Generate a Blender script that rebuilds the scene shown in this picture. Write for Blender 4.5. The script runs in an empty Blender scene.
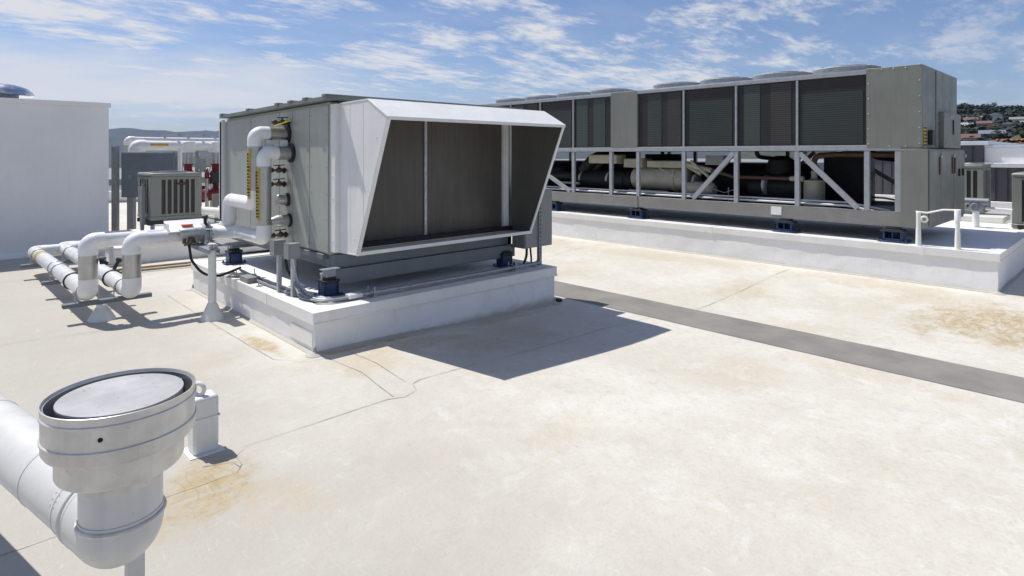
import bpy, bmesh, math, random
from mathutils import Vector, Matrix, noise as mnoise
random.seed(7)
S = bpy.context.scene
COL = S.collection
R = math.radians
PI = math.pi

# ------------------------------------------------------------------ materials
def lin(*c):
    return tuple(c) + (1.0,)

class NT:
    def __init__(s, name):
        s.m = bpy.data.materials.new(name)
        s.m.use_nodes = True
        s.t = s.m.node_tree
        s.b = s.t.nodes['Principled BSDF']
        s.tc = s.t.nodes.new('ShaderNodeTexCoord')
    def n(s, typ, **k):
        o = s.t.nodes.new(typ)
        for a, v in k.items():
            setattr(o, a, v)
        return o
    def l(s, a, b):
        s.t.links.new(a, b)
    def mapping(s, scale=(1, 1, 1), src='Object', loc=(0, 0, 0), rot=(0, 0, 0)):
        m = s.n('ShaderNodeMapping')
        m.inputs['Scale'].default_value = scale
        m.inputs['Location'].default_value = loc
        m.inputs['Rotation'].default_value = rot
        s.l(s.tc.outputs[src], m.inputs['Vector'])
        return m.outputs[0]
    def noise(s, vec, scale, detail=4, rough=.55, dist=0):
        o = s.n('ShaderNodeTexNoise')
        o.inputs['Scale'].default_value = scale
        o.inputs['Detail'].default_value = detail
        o.inputs['Roughness'].default_value = rough
        o.inputs['Distortion'].default_value = dist
        s.l(vec, o.inputs['Vector'])
        return o.outputs['Fac']
    def ramp(s, v, a, b, lo=0., hi=1.):
        o = s.n('ShaderNodeMapRange')
        o.interpolation_type = 'SMOOTHSTEP'
        for i, x in zip((1, 2, 3, 4), (a, b, lo, hi)):
            o.inputs[i].default_value = x
        s.l(v, o.inputs[0])
        return o.outputs[0]
    def math(s, op, a, b=None, clamp=False):
        o = s.n('ShaderNodeMath', operation=op)
        o.use_clamp = clamp
        for i, x in enumerate((a, b)):
            if x is None:
                continue
            if isinstance(x, (int, float)):
                o.inputs[i].default_value = x
            else:
                s.l(x, o.inputs[i])
        return o.outputs[0]
    def mix(s, f, a, b, mode='MIX'):
        o = s.n('ShaderNodeMix', data_type='RGBA', blend_type=mode)
        if isinstance(f, (int, float)):
            o.inputs[0].default_value = f
        else:
            s.l(f, o.inputs[0])
        for i, x in ((6, a), (7, b)):
            if isinstance(x, tuple):
                o.inputs[i].default_value = x
            else:
                s.l(x, o.inputs[i])
        return o.outputs[2]
    def bump(s, h, strength=.2, dist=.01):
        o = s.n('ShaderNodeBump')
        o.inputs['Strength'].default_value = strength
        o.inputs['Distance'].default_value = dist
        s.l(h, o.inputs['Height'])
        s.l(o.outputs[0], s.b.inputs['Normal'])

def M(name, c, rough=.5, metal=0., var=.12, scale=5., streak=0., dirt=0., dirtc=(.16, .12, .07), bump=.0, bscale=30., speck=0., spec=None, buckle=0.):
    t = NT(name)
    v = t.mapping()
    f = t.ramp(t.noise(v, scale, 5), .25, .75)
    c0 = lin(*[x * (1 - var) for x in c])
    c1 = lin(*[min(1, x * (1 + var)) for x in c])
    col = t.mix(f, c0, c1)
    if streak:
        sv = t.mapping((9, 9, .55))
        sf = t.ramp(t.noise(sv, 2.2, 5, .6), .48, .78, 0, streak)
        col = t.mix(sf, col, lin(*[x * .45 for x in c]))
    if dirt:
        df = t.ramp(t.noise(v, 3.1, 8, .68, .6), .52, .8, 0, dirt)
        col = t.mix(df, col, lin(*dirtc))
    if speck:
        kf = t.ramp(t.noise(v, 60, 2, .5), .68, .74, 0, speck)
        col = t.mix(kf, col, lin(*[x * .3 for x in c]))
    t.l(col, t.b.inputs['Base Color'])
    t.b.inputs['Metallic'].default_value = metal
    rf = t.ramp(t.noise(v, scale * 2.3, 4), .2, .8, max(.05, rough - .1), min(1, rough + .12))
    t.l(rf, t.b.inputs['Roughness'])
    if spec is not None:
        t.b.inputs['Specular IOR Level'].default_value = spec
    if buckle:
        hh = t.math('ADD', t.noise(t.mapping((1.6, 1.6, .9)), 1.6, 2), t.math('MULTIPLY', t.noise(v, 14, 3), .03 + bump * .2))
        t.bump(hh, buckle, .06)
    elif bump:
        t.bump(t.noise(v, bscale, 4), bump, .01)
    return t.m

MAT = {}
MAT['pvc'] = M('white_pipe_cover', (.82, .82, .81), .38, 0, .05, 8, 0, .10, (.45, .42, .36))
MAT['jacket'] = M('aluminium_jacket', (.50, .495, .475), .36, .9, .06, 9, .18)
MAT['whitejacket'] = M('white_jacket', (.70, .71, .72), .35, .15, .05, 7, .12, .1, (.4, .37, .32))
MAT['galv'] = M('galvanised_steel', (.46, .48, .50), .5, .55, .16, 22, .2)
MAT['strut'] = M('strut_steel', (.26, .285, .32), .5, .35, .14, 20)
MAT['ahu'] = M('grey_green_panel', (.37, .39, .35), .42, 0, .08, 1.3, .30, .20, (.20, .205, .175), .05, 7, .35, None, .22)
MAT['ahuroof'] = M('unit_roof_sheet', (.17, .19, .175), .45, 0, .12, 4, .1, .1)
MAT['hood'] = M('white_hood_sheet', (.77, .768, .75), .42, 0, .04, 2.5, .12, .12, (.62, .59, .53), 0, 30, .25, None, .16)
MAT['hoodshade'] = M('hood_inside_shade', (.10, .098, .085), .5, 0, .10, 3, .25)  # shade of the hood interior put into the colour
MAT['chill'] = M('chiller_panel', (.185, .195, .172), .45, 0, .08, 1.6, .22, .10, (.2, .19, .155), .03, 6, .2, None, .18)
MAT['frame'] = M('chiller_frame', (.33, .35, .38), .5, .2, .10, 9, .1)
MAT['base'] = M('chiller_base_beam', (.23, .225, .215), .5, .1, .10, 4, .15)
MAT['black'] = M('black_insulation', (.010, .009, .009), .6, 0, .25, 6)
MAT['rubber'] = M('black_rubber', (.018, .018, .02), .5, 0, .2, 8)
MAT['tan'] = M('tan_paint', (.44, .42, .33), .42, 0, .10, 5, .2, .12, (.14, .12, .08))
MAT['brown'] = M('brown_insulated_pipe', (.10, .055, .042), .6, 0, .2, 8)
MAT['blue'] = M('dark_blue_isolator', (.014, .045, .12), .35, 0, .2, 12)
MAT['cap'] = M('curb_coping', (.81, .80, .775), .42, .05, .05, 3, .10, .14, (.42, .38, .31))
MAT['greybox'] = M('grey_enclosure', (.24, .25, .25), .45, 0, .06, 4, .15)
MAT['darkbox'] = M('dark_grey_cabinet', (.16, .185, .21), .5, 0, .08, 3, .15)
MAT['conduit'] = M('grey_conduit', (.27, .28, .29), .45, .2, .1, 12)
MAT['whitepaint'] = M('white_paint', (.74, .74, .71), .5, 0, .05, 5, .15, .12, (.42, .38, .30), .05, 30)
MAT['yellow'] = M('yellow_label', (.56, .38, .03), .5, 0, .06, 20)
MAT['yellowpaint'] = M('yellow_handle', (.75, .62, .02), .4, 0, .06, 20)
MAT['ink'] = M('black_ink', (.02, .018, .015), .6, 0, .1, 20)
MAT['orange'] = M('orange_label', (.75, .13, .05), .5, 0, .08, 20)
MAT['red'] = M('red_valve_paint', (.20, .012, .016), .4, 0, .2, 6)
MAT['brass'] = M('valve_brass', (.14, .11, .07), .4, .7, .2, 20)
MAT['cond'] = M('condenser_paint', (.215, .225, .195), .45, 0, .05, 4, .12)
MAT['condcoil'] = M('condenser_coil', (.035, .033, .03), .5, .2, .3, 30)
MAT['clad'] = M('dark_cladding', (.085, .085, .10), .5, .1, .10, 3, .1)
MAT['coping'] = M('white_coping', (.62, .65, .70), .5, 0, .05, 3)
MAT['wallwhite'] = M('white_rendered_wall', (.80, .792, .775), .6, 0, .06, .8, .07, .14, (.58, .56, .52), .06, 9, .2, None, .30)
MAT['steel'] = M('stainless_cowl', (.62, .63, .65), .22, 1, .08, 5)
MAT['duct'] = M('painted_duct', (.63, .63, .61), .42, .05, .05, 4, .16, .16, (.44, .42, .37), .02, 8, .12, None, .10)
MAT['collar'] = M('dull_zinc_collar', (.62, .605, .57), .40, .40, .16, 9, .30, .32, (.30, .28, .24), .03, 40, .2, None, .10)
MAT['disc'] = M('pale_zinc_disc', (.41, .408, .41), .5, .1, .16, 9, 0, .55, (.36, .355, .35), .05, 50, .6, None, .08)
MAT['seam'] = M('seam_dirt', (.40, .365, .30), .8, 0, .35, 9)
MAT['patch'] = M('membrane_patch', (.70, .68, .64), .6, 0, .04, 4, 0, .12, (.5, .42, .3))
MAT['walk'] = M('grey_walkway_membrane', (.225, .213, .195), .8, 0, .16, 2.2, 0, .45, (.31, .29, .25), .3, 90, .3)
MAT['fan'] = M('fan_ring_steel', (.36, .39, .42), .6, .2, .14, 14)
MAT['wet'] = M('wood_timber', (.30, .24, .15), .7, 0, .2, 12)
MAT['hole'] = M('dark_hole', (.006, .006, .006), .8, 0, .1, 5)

def curb_mat():
    t = NT('white_curb_membrane')
    v = t.mapping()
    base = t.mix(t.ramp(t.noise(v, 2.2, 6), .25, .75), lin(.79, .785, .775), lin(.86, .857, .85))
    st = t.ramp(t.noise(t.mapping((3, 3, 1.2)), 2.4, 9, .7, 1.0), .54, .82, 0, .5)
    base = t.mix(st, base, lin(.44, .40, .33))
    sp = t.ramp(t.noise(v, 38, 3), .70, .78, 0, .7)
    low = t.ramp(t.noise(v, 1.2, 4), .36, .58)
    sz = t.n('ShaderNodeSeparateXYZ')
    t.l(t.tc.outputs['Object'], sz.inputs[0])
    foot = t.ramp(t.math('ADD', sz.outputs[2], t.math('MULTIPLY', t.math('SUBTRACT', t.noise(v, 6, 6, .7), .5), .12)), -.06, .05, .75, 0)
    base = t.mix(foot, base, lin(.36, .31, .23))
    base = t.mix(t.math('MULTIPLY', sp, low), base, lin(.28, .26, .23))
    t.l(base, t.b.inputs['Base Color'])
    t.b.inputs['Roughness'].default_value = .55
    h = t.math('ADD', t.noise(v, 3, 4), t.math('MULTIPLY', t.noise(v, 45, 3), .12))
    t.bump(h, .35, .03)
    return t.m
MAT['curb'] = curb_mat()

STAINS = [  # x, y, rx, ry, rotation deg, strength, kind(0 tan,1 ochre)
    (7.95, 1.0, .95, 1.05, 15, 1.0, 1), (8.3, .1, .7, 1.0, 0, 1.0, 1), (8.6, 1.5, .5, .9, 0, .8, 0), (7.7, 3.7, .7, .45, 25, .55, 0), (8.9, 5.9, .5, 2.6, 5, .45, 0),
    (1.0, 3.38, .30, .42, -20, .95, 1), (1.25, 3.05, .3, .3, 0, .5, 0), (2.14, 5.55, .10, .60, 2, 1.0, 1), (3.1, 4.66, .9, .20, -5, .9, 0), (2.9, 4.90, .75, .045, 0, 1.0, 1), (4.4, 4.86, .9, .09, 0, .9, 0),
    (2.55, 4.5, .35, .4, 0, .7, 0), (4.0, 4.35, 1.0, .45, 8, .55, 0), (4.9, 2.3, .5, .3, 40, .35, 0), (5.6, 1.5, .3, .9, 0, .4, 0),
    (9.1, 2.4, .45, 1.6, 0, .6, 0), (1.3, 5.3, .7, .4, 20, .35, 0), (8.9, 8.4, .6, 1.2, 0, .7, 0), (7.4, 6.2, .8, .5, 30, .4, 0),
    (6.6, 2.6, .5, .5, 0, .3, 0), (3.0, 2.6, .5, .3, 10, .3, 0)]

def roof_mat():
    t = NT('cream_roof_membrane')
    v = t.mapping()
    big = t.ramp(t.noise(v, .6, 6, .62), .32, .68)
    col = t.mix(big, lin(.575, .538, .458), lin(.665, .644, .590))
    med = t.ramp(t.noise(v, 2.6, 9, .70, .6), .44, .70)
    col = t.mix(t.math('MULTIPLY', med, .50), col, lin(.555, .515, .438))
    pale = t.ramp(t.noise(t.mapping(loc=(5, 3, 0)), 3.4, 9, .72, .8), .50, .68)
    col = t.mix(t.math('MULTIPLY', pale, .55), col, lin(.715, .70, .665))
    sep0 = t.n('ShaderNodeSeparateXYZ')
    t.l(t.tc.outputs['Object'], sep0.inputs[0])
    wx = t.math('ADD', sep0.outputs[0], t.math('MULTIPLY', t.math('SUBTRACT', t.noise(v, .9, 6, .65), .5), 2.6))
    left_grey = t.ramp(wx, .6, 3.4, .75, 0)  # roof colour turns greyer towards low x, with a ragged edge
    col = t.mix(left_grey, col, lin(.385, .362, .325))
    fine = t.ramp(t.noise(v, 13, 9, .78, .5), .48, .66)
    col = t.mix(t.math('MULTIPLY', fine, .38), col, lin(.475, .435, .36))
    grit = t.ramp(t.noise(v, 55, 5, .75), .50, .68)
    col = t.mix(t.math('MULTIPLY', grit, .34), col, lin(.40, .365, .305))
    dd_ = t.ramp(t.noise(t.mapping(loc=(9, 1, 0)), 1.15, 7, .7, .4), .60, .70)
    col = t.mix(t.math('MULTIPLY', t.math('MULTIPLY', dd_, fine), .55), col, lin(.47, .40, .29))
    # brush and trowel scuffs
    sc = t.ramp(t.noise(t.mapping((3, 16, 3), rot=(0, 0, .5)), 2.0, 5, .65, 1.0), .60, .80)
    col = t.mix(t.math('MULTIPLY', sc, .34), col, lin(.47, .435, .37))
    sc2 = t.ramp(t.noise(t.mapping((15, 3, 3), rot=(0, 0, -.7)), 1.7, 5, .65, 1.4), .60, .78)
    col = t.mix(t.math('MULTIPLY', sc2, .45), col, lin(.70, .69, .65))
    sp = t.ramp(t.noise(v, 75, 2), .72, .77)
    mask = t.ramp(t.noise(v, 1.6, 3), .45, .65)
    col = t.mix(t.math('MULTIPLY', t.math('MULTIPLY', sp, mask), .75), col, lin(.20, .17, .13))
    sep = t.n('ShaderNodeSeparateXYZ')
    t.l(t.tc.outputs['Object'], sep.inputs[0])
    dn = t.math('MULTIPLY', t.math('SUBTRACT', t.noise(v, 2.4, 6, .7), .5), 1.9)
    acc = {0: None, 1: None}
    for (x, y, rx, ry, rot, stg, kind) in STAINS:
        c, s = math.cos(R(rot)), math.sin(R(rot))
        dx = t.math('SUBTRACT', sep.outputs[0], x)
        dy = t.math('SUBTRACT', sep.outputs[1], y)
        a = t.math('ADD', t.math('MULTIPLY', dx, c / rx), t.math('MULTIPLY', dy, s / rx))
        b = t.math('ADD', t.math('MULTIPLY', dx, -s / ry), t.math('MULTIPLY', dy, c / ry))
        d = t.math('SQRT', t.math('ADD', t.math('MULTIPLY', a, a), t.math('MULTIPLY', b, b)))
        f = t.ramp(t.math('ADD', d, dn), .35, 1.05, stg, 0)
        acc[kind] = f if acc[kind] is None else t.math('MAXIMUM', acc[kind], f)
    grain = t.ramp(t.noise(t.mapping((2.2, 4.5, 3), rot=(0, 0, .5)), 2.2, 10, .74, 1.2), .36, .64)
    tn = t.noise(t.mapping(loc=(2, 7, 0)), 1.3, 6, .62, .7)
    tide = t.ramp(t.math('ABSOLUTE', t.math('SINE', t.math('MULTIPLY', tn, 46.))), .55, .02)
    t0 = t.math('MULTIPLY', acc[0], t.math('ADD', t.math('MULTIPLY', grain, .5), .25))
    col = t.mix(t0, col, lin(.49, .39, .245))
    t1 = t.math('MULTIPLY', acc[1], t.math('ADD', t.math('MULTIPLY', grain, .72), .22), True)
    col = t.mix(t1, col, lin(.41, .31, .155))
    col = t.mix(t.math('MULTIPLY', t.math('MULTIPLY', acc[1], tide), .30), col, lin(.25, .175, .08))
    col = t.mix(t.math('MULTIPLY', t.math('MULTIPLY', acc[0], tide), .14), col, lin(.33, .25, .14))
    g2 = t.ramp(t.noise(t.mapping((7, 3, 4), rot=(0, 0, .3)), 3.5, 7, .75, 1.5), .60, .70)
    col = t.mix(t.math('MULTIPLY', t.math('MULTIPLY', acc[1], g2), .7), col, lin(.20, .135, .06))
    t.l(col, t.b.inputs['Base Color'])
    t.b.inputs['Roughness'].default_value = .62
    t.b.inputs['Specular IOR Level'].default_value = .3
    h = t.math('ADD', t.math('MULTIPLY', t.noise(v, 2.2, 5), 1.0), t.math('MULTIPLY', t.noise(v, 26, 7, .7), .22))
    t.bump(h, .50, .03)
    return t.m
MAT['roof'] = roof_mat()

def coil_mat(name, c0, c1, axis, pitch, band=None, rough=.45):
    """fine fins along one axis; band = wide tonal strips across the fins"""
    t = NT(name)
    sep = t.n('ShaderNodeSeparateXYZ')
    t.l(t.tc.outputs['Object'], sep.inputs[0])
    w = t.math('SINE', t.math('MULTIPLY', sep.outputs[axis], 2 * PI / pitch))
    f = t.ramp(w, -.6, .8)
    v = t.mapping()
    nz = t.ramp(t.noise(v, 1.4, 6, .6), .25, .75)
    sc = tuple(14 if i == axis else .9 for i in range(3))
    st = t.ramp(t.noise(t.mapping(sc), 2., 4), .3, .7)
    f = t.math('MULTIPLY', t.math('ADD', t.math('MULTIPLY', f, .70), t.math('MULTIPLY', st, .16)), t.math('ADD', t.math('MULTIPLY', nz, .5), .6), True)
    col = t.mix(f, lin(*c0), lin(*c1))
    if band:
        bn = t.n('ShaderNodeTexNoise')
        bn.noise_dimensions = '1D'
        bn.inputs['Scale'].default_value = 2.6
        bn.inputs['Detail'].default_value = 0
        t.l(t.math('ADD', t.math('SNAP', sep.outputs[1], .125), 3.7), bn.inputs['W'])
        bf = t.ramp(bn.outputs['Fac'], .49, .52)
        tint = t.mix(t.ramp(t.noise(t.mapping((1, 1.1, .2)), 1.2, 1), .46, .56), lin(*band[0]), lin(*band[1]))
        ht = t.ramp(t.noise(t.mapping((.2, .5, 1.3)), 1.5, 2), .32, .6, .45, 1)
        col = t.mix(t.math('MULTIPLY', bf, t.math('MULTIPLY', ht, t.math('ADD', t.math('MULTIPLY', f, .45), .6)), True), col, tint)
    t.l(col, t.b.inputs['Base Color'])
    t.b.inputs['Roughness'].default_value = rough
    return t.m
MAT['ahucoil'] = coil_mat('air_handler_coil_fins', (.046, .040, .033), (.170, .156, .136), 0, .0125)
MAT['chcoil'] = coil_mat('chiller_coil_guard', (.007, .007, .007), (.032, .028, .025), 2, .034)
MAT['cgreen'] = coil_mat('coil_strip_green', (.030, .040, .034), (.062, .080, .068), 2, .034)
MAT['cgreen2'] = coil_mat('coil_strip_dark_green', (.014, .018, .016), (.044, .056, .050), 2, .034)
MAT['cbrown'] = coil_mat('coil_strip_brown', (.022, .020, .018), (.058, .053, .047), 2, .034)
MAT['cgrey'] = coil_mat('coil_strip_grey', (.022, .025, .023), (.056, .064, .058), 2, .034)

def foliage(name, a, b):
    t = NT(name)
    v = t.mapping()
    col = t.mix(t.ramp(t.noise(v, .35, 4), .3, .7), lin(*a), lin(*b))
    t.l(col, t.b.inputs['Base Color'])
    t.b.inputs['Roughness'].default_value = .75
    return t.m
MAT['leaf'] = foliage('dark_foliage', (.013, .021, .012), (.034, .044, .022))
MAT['leaf2'] = foliage('olive_foliage', (.030, .036, .012), (.072, .078, .026))
MAT['bark'] = M('bark', (.09, .065, .045), .85, 0, .25, 6)
def terrain_mat():
    t = NT('wooded_terrain')
    v = t.mapping()
    col = t.mix(t.ramp(t.noise(v, .012, 8, .65), .35, .65), lin(.022, .032, .016), lin(.052, .054, .032))
    t.l(col, t.b.inputs['Base Color'])
    t.b.inputs['Roughness'].default_value = .9
    return t.m
MAT['terrain'] = terrain_mat()

def plain(name, c, rough=.7):
    return M(name, c, rough, 0, .06, 1.2, .1)

# ------------------------------------------------------------------ mesh builder
def frame_of(d):
    d = d.normalized()
    up = Vector((0, 0, 1)) if abs(d.z) < .95 else Vector((0, 1, 0))
    a = up.cross(d).normalized()
    return a, d.cross(a).normalized()

class MB:
    def __init__(s):
        s.bm = bmesh.new()
    def verts(s, pts):
        return [s.bm.verts.new(p) for p in pts]
    def face(s, vs):
        try:
            return s.bm.faces.new(vs)
        except ValueError:
            return None
    def box(s, x0, x1, y0, y1, z0, z1):
        v = s.verts([(x, y, z) for z in (z0, z1) for y in (y0, y1) for x in (x0, x1)])
        for q in ((0, 2, 3, 1), (4, 5, 7, 6), (0, 1, 5, 4), (2, 6, 7, 3), (0, 4, 6, 2), (1, 3, 7, 5)):
            s.face([v[i] for i in q])
        return s
    def bar(s, p, q, w, h):
        p, q = Vector(p), Vector(q)
        a, b = frame_of(q - p)
        vs = []
        for c in (p, q):
            vs += s.verts([c + a * (sx * w / 2) + b * (sy * h / 2) for sx, sy in ((-1, -1), (1, -1), (1, 1), (-1, 1))])
        s.face(vs[3::-1])
        s.face(vs[4:8])
        for i in range(4):
            j = (i + 1) % 4
            s.face([vs[i], vs[j], vs[4 + j], vs[4 + i]])
        return s
    def tube(s, pts, r, n=16, caps=True):
        pts = [Vector(p) for p in pts]
        rs = r if isinstance(r, (list, tuple)) else [r] * len(pts)
        tang = []
        for i in range(len(pts)):
            a = pts[max(i - 1, 0)]
            b = pts[min(i + 1, len(pts) - 1)]
            t = b - a
            if 0 < i < len(pts) - 1:
                t = (pts[i] - a).normalized() + (b - pts[i]).normalized()
            tang.append(t.normalized())
        a, b = frame_of(tang[0])
        rings = []
        for i, p in enumerate(pts):
            if i:
                ax = tang[i - 1].cross(tang[i])
                if ax.length > 1e-7:
                    m = Matrix.Rotation(tang[i - 1].angle(tang[i]), 3, ax.normalized())
                    a, b = m @ a, m @ b
            rings.append(s.verts([p + a * (rs[i] * math.cos(k * 2 * PI / n)) + b * (rs[i] * math.sin(k * 2 * PI / n)) for k in range(n)]))
        for q, w in zip(rings, rings[1:]):
            for k in range(n):
                j = (k + 1) % n
                s.face([q[k], q[j], w[j], w[k]])
        if caps:
            s.face(rings[0][::-1])
            s.face(rings[-1])
        return s
    def lathe(s, prof, c=(0, 0, 0), d=(0, 0, 1), n=32, caps=True):
        c, d = Vector(c), Vector(d).normalized()
        a, b = frame_of(d)
        rings = []
        for r, z in prof:
            r = max(r, 1e-4)
            rings.append(s.verts([c + d * z + a * (r * math.cos(k * 2 * PI / n)) + b * (r * math.sin(k * 2 * PI / n)) for k in range(n)]))
        for q, w in zip(rings, rings[1:]):
            for k in range(n):
                j = (k + 1) % n
                s.face([q[k], q[j], w[j], w[k]])
        if caps:
            s.face(rings[0][::-1])
            s.face(rings[-1])
        return s
    def prism(s, poly, axis, c0, c1):
        def P(a, b, c):
            return {'X': (c, a, b), 'Y': (a, c, b), 'Z': (a, b, c)}[axis]
        v0 = s.verts([P(a, b, c0) for a, b in poly])
        v1 = s.verts([P(a, b, c1) for a, b in poly])
        s.face(v0[::-1])
        s.face(v1)
        for i in range(len(poly)):
            j = (i + 1) % len(poly)
            s.face([v0[i], v0[j], v1[j], v1[i]])
        return s
    def torus(s, c, d, Rr, r, n=24, m=8):
        c, d = Vector(c), Vector(d).normalized()
        a, b = frame_of(d)
        rings = []
        for i in range(n):
            e = a * math.cos(i * 2 * PI / n) + b * math.sin(i * 2 * PI / n)
            rings.append(s.verts([c + e * (Rr + r * math.cos(k * 2 * PI / m)) + d * (r * math.sin(k * 2 * PI / m)) for k in range(m)]))
        for i in range(n):
            q, w = rings[i], rings[(i + 1) % n]
            for k in range(m):
                j = (k + 1) % m
                s.face([q[k], q[j], w[j], w[k]])
        return s
    def bolts(s, pts, d, r=.012, h=.01):
        for p in pts:
            s.lathe([(r, -.002), (r, h * .6), (r * .6, h)], p, d, 8)
        return s
    def build(s, name, mat, parent=None, bevel=0., smooth=35):
        bmesh.ops.recalc_face_normals(s.bm, faces=s.bm.faces[:])
        if parent is not None:
            off = Vector((0, 0, 0))
            p = parent
            while p is not None:
                off += Vector(p.location)
                p = p.parent
            bmesh.ops.translate(s.bm, verts=s.bm.verts[:], vec=-off)
        me = bpy.data.meshes.new(name)
        s.bm.to_mesh(me)
        s.bm.free()
        me.materials.append(MAT[mat] if isinstance(mat, str) else mat)
        if smooth:
            me.shade_smooth()
            me.set_sharp_from_angle(angle=R(smooth))
        o = bpy.data.objects.new(name, me)
        COL.objects.link(o)
        o.parent = parent
        if bevel:
            md = o.modifiers.new('edge', 'BEVEL')
            md.width = bevel
            md.segments = 2
            md.limit_method = 'ANGLE'
            md.angle_limit = R(40)
            md.harden_normals = False
        return o

def fillet(pts, rad, n=8):
    pts = [Vector(p) for p in pts]
    out = [pts[0]]
    for a, b, c in zip(pts, pts[1:], pts[2:]):
        u, w = (a - b).normalized(), (c - b).normalized()
        ang = u.angle(w)
        if ang > PI - 1e-3:
            out.append(b)
            continue
        t = min(rad / math.tan(ang / 2), (a - b).length * .49, (c - b).length * .49)
        p, q = b + u * t, b + w * t
        rr = t * math.tan(ang / 2)
        cen = b + (u + w).normalized() * (rr / math.sin(ang / 2))
        e0, e1 = (p - cen), (q - cen)
        tot = e0.angle(e1)
        ax = e0.cross(e1).normalized()
        for k in range(n + 1):
            out.append(cen + Matrix.Rotation(tot * k / n, 3, ax) @ e0)
    out.append(pts[-1])
    return out

def thing(name, label, cat, loc, group=None):
    o = bpy.data.objects.new(name, None)
    COL.objects.link(o)
    o.location = loc
    o.empty_display_size = .1
    o['label'] = label
    o['category'] = cat
    if group:
        o['group'] = group
    return o
def tag(o, label, cat, group=None):
    o['label'] = label
    o['category'] = cat
    if group:
        o['group'] = group
    return o
def struct(o, kind='structure'):
    o['kind'] = kind
    return o
def copy_tree(o, parent=None):
    c = o.copy()
    COL.objects.link(c)
    if parent is not None:
        c.parent = parent
    for ch in list(o.children):
        copy_tree(ch, c)
    return c

def pipe(parent, pts, r, seg_mats, elbow_r=1.035, bend=.125, emat='pvc', n=20, ext=.015, seam=True):
    """insulated pipe: straight jackets and thicker moulded elbow covers, each its own part"""
    pts = [Vector(p) for p in pts]
    for i, (a, b) in enumerate(zip(pts, pts[1:])):
        rr = r[i] if isinstance(r, (list, tuple)) else r
        ln = (b - a).length
        u0 = (b - a).normalized()
        if i > 0:
            a = a + u0 * min(bend, ln * .45)
        if i < len(pts) - 2:
            b = b - u0 * min(bend, ln * .45)
        m = MB().tube([a, b], rr, n)
        if seam:
            L = (b - a).length
            d = (b - a).normalized()
            k = 1
            while k * .9 < L - .2:
                c = a + d * (k * .9)
                m.tube([c - d * .012, c + d * .012], rr * 1.02, n)
                k += 1
        m.build('pipe_section', seg_mats[i % len(seg_mats)], parent)
    for i, (a, b, c) in enumerate(zip(pts, pts[1:], pts[2:])):
        rr = r[min(i + 1, len(r) - 1)] if isinstance(r, (list, tuple)) else r
        u, w = (a - b).normalized(), (c - b).normalized()
        t = bend + ext
        MB().tube(fillet([b + u * min(t, (a - b).length * .62), b, b + w * min(t, (c - b).length * .62)], bend, 10), rr * elbow_r, n).build('pipe_elbow', emat, parent)

# ------------------------------------------------------------------ the roof and its setting
def smooth01(x):
    x = max(0., min(1., x))
    return x * x * (3 - 2 * x)
def gz(x, y):
    """roof falls into a shallow drainage valley between the two curbs"""
    a = smooth01((x - 2.6) / 2.6)
    b = smooth01((x - 6.9) / 2.4)
    return -.085 * a * (1 - b)

b = MB()
xs = [-14, -10, -6, -3, -1] + [i * .3 for i in range(0, 37)] + [12, 14, 17, 20, 26]
ys = [-12, -8, -5, -3, -1] + [i * .6 for i in range(0, 24)] + [16, 20, 24, 27]
g = [[b.bm.verts.new((x, y, gz(x, y))) for x in xs] for y in ys]
for j in range(len(ys) - 1):
    for i in range(len(xs) - 1):
        b.face([g[j][i], g[j][i + 1], g[j + 1][i + 1], g[j + 1][i]])
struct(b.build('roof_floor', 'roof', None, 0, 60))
struct(MB().box(-14, 26, -12, 27, -9, -.35).build('building_body', 'wallwhite'))

def ribbon(name, pts, w, mat, dz, step=.12, jig=.0):
    b = MB()
    P = []
    for a, c in zip(pts, pts[1:]):
        a, c = Vector(a), Vector(c)
        k = max(1, int((c - a).length / step))
        P += [a + (c - a) * (i / k) for i in range(k)]
    P.append(Vector(pts[-1]))
    prev = None
    for i, p in enumerate(P):
        t = (P[min(i + 1, len(P) - 1)] - P[max(i - 1, 0)]).normalized()
        nrm = Vector((-t.y, t.x))
        ww = w * (1 + jig * (random.random() * 2 - 1))
        o = nrm * (jig * .004 * (random.random() * 2 - 1))
        vs = [b.bm.verts.new((q.x, q.y, gz(q.x, q.y) + dz)) for q in (p - nrm * ww / 2 + o, p + nrm * ww / 2 + o)]
        if prev:
            b.face([prev[0], vs[0], vs[1], prev[1]])
        prev = vs
    return b.build(name, mat, None, 0, 60)

struct(ribbon('walkway', [(6.10, 9.8), (6.10, -6)], .66, 'walk', .004, .22, .014))
SEAMS = [[(-6, 7.22), (.6, 7.20), (1.1, 7.10), (2.3, 7.06)],
         [(-6, 3.40), (.85, 3.43), (1.18, 3.43), (1.23, 3.50), (1.24, 3.62), (1.33, 3.70), (2.30, 3.71), (2.42, 3.66), (2.55, 3.70), (2.60, 3.83), (2.70, 3.86), (3.6, 3.84), (5.0, 3.90)],
         [(5.0, 3.90), (5.76, 3.80)], [(6.44, 3.62), (7.6, 3.66), (9.5, 3.70)],
         [(2.40, 4.86), (2.44, 4.3), (2.36, 3.72)], [(2.62, 4.85), (2.64, 4.4), (2.58, 3.9)],
         [(2.03, 8.3), (2.03, 6.4), (2.05, 5.1), (2.22, 4.84), (2.40, 4.82)],
         [(-6, .1), (2.0, .08), (5.76, .10)], [(6.44, .1), (12, .12)], [(6.44, 7.3), (9.5, 7.2)], [(-6, 10.7), (2.2, 10.7)],
         [(1.06, 3.62), (1.20, 3.56), (1.21, 3.47)]]
for q in SEAMS:
    struct(ribbon('roof_seam', q, .005, 'seam', .0045, .11, .6))
struct(MB().box(-14, 26, 26.7, 27, -.3, .35).build('roof_parapet', 'curb', None, .02))

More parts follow.
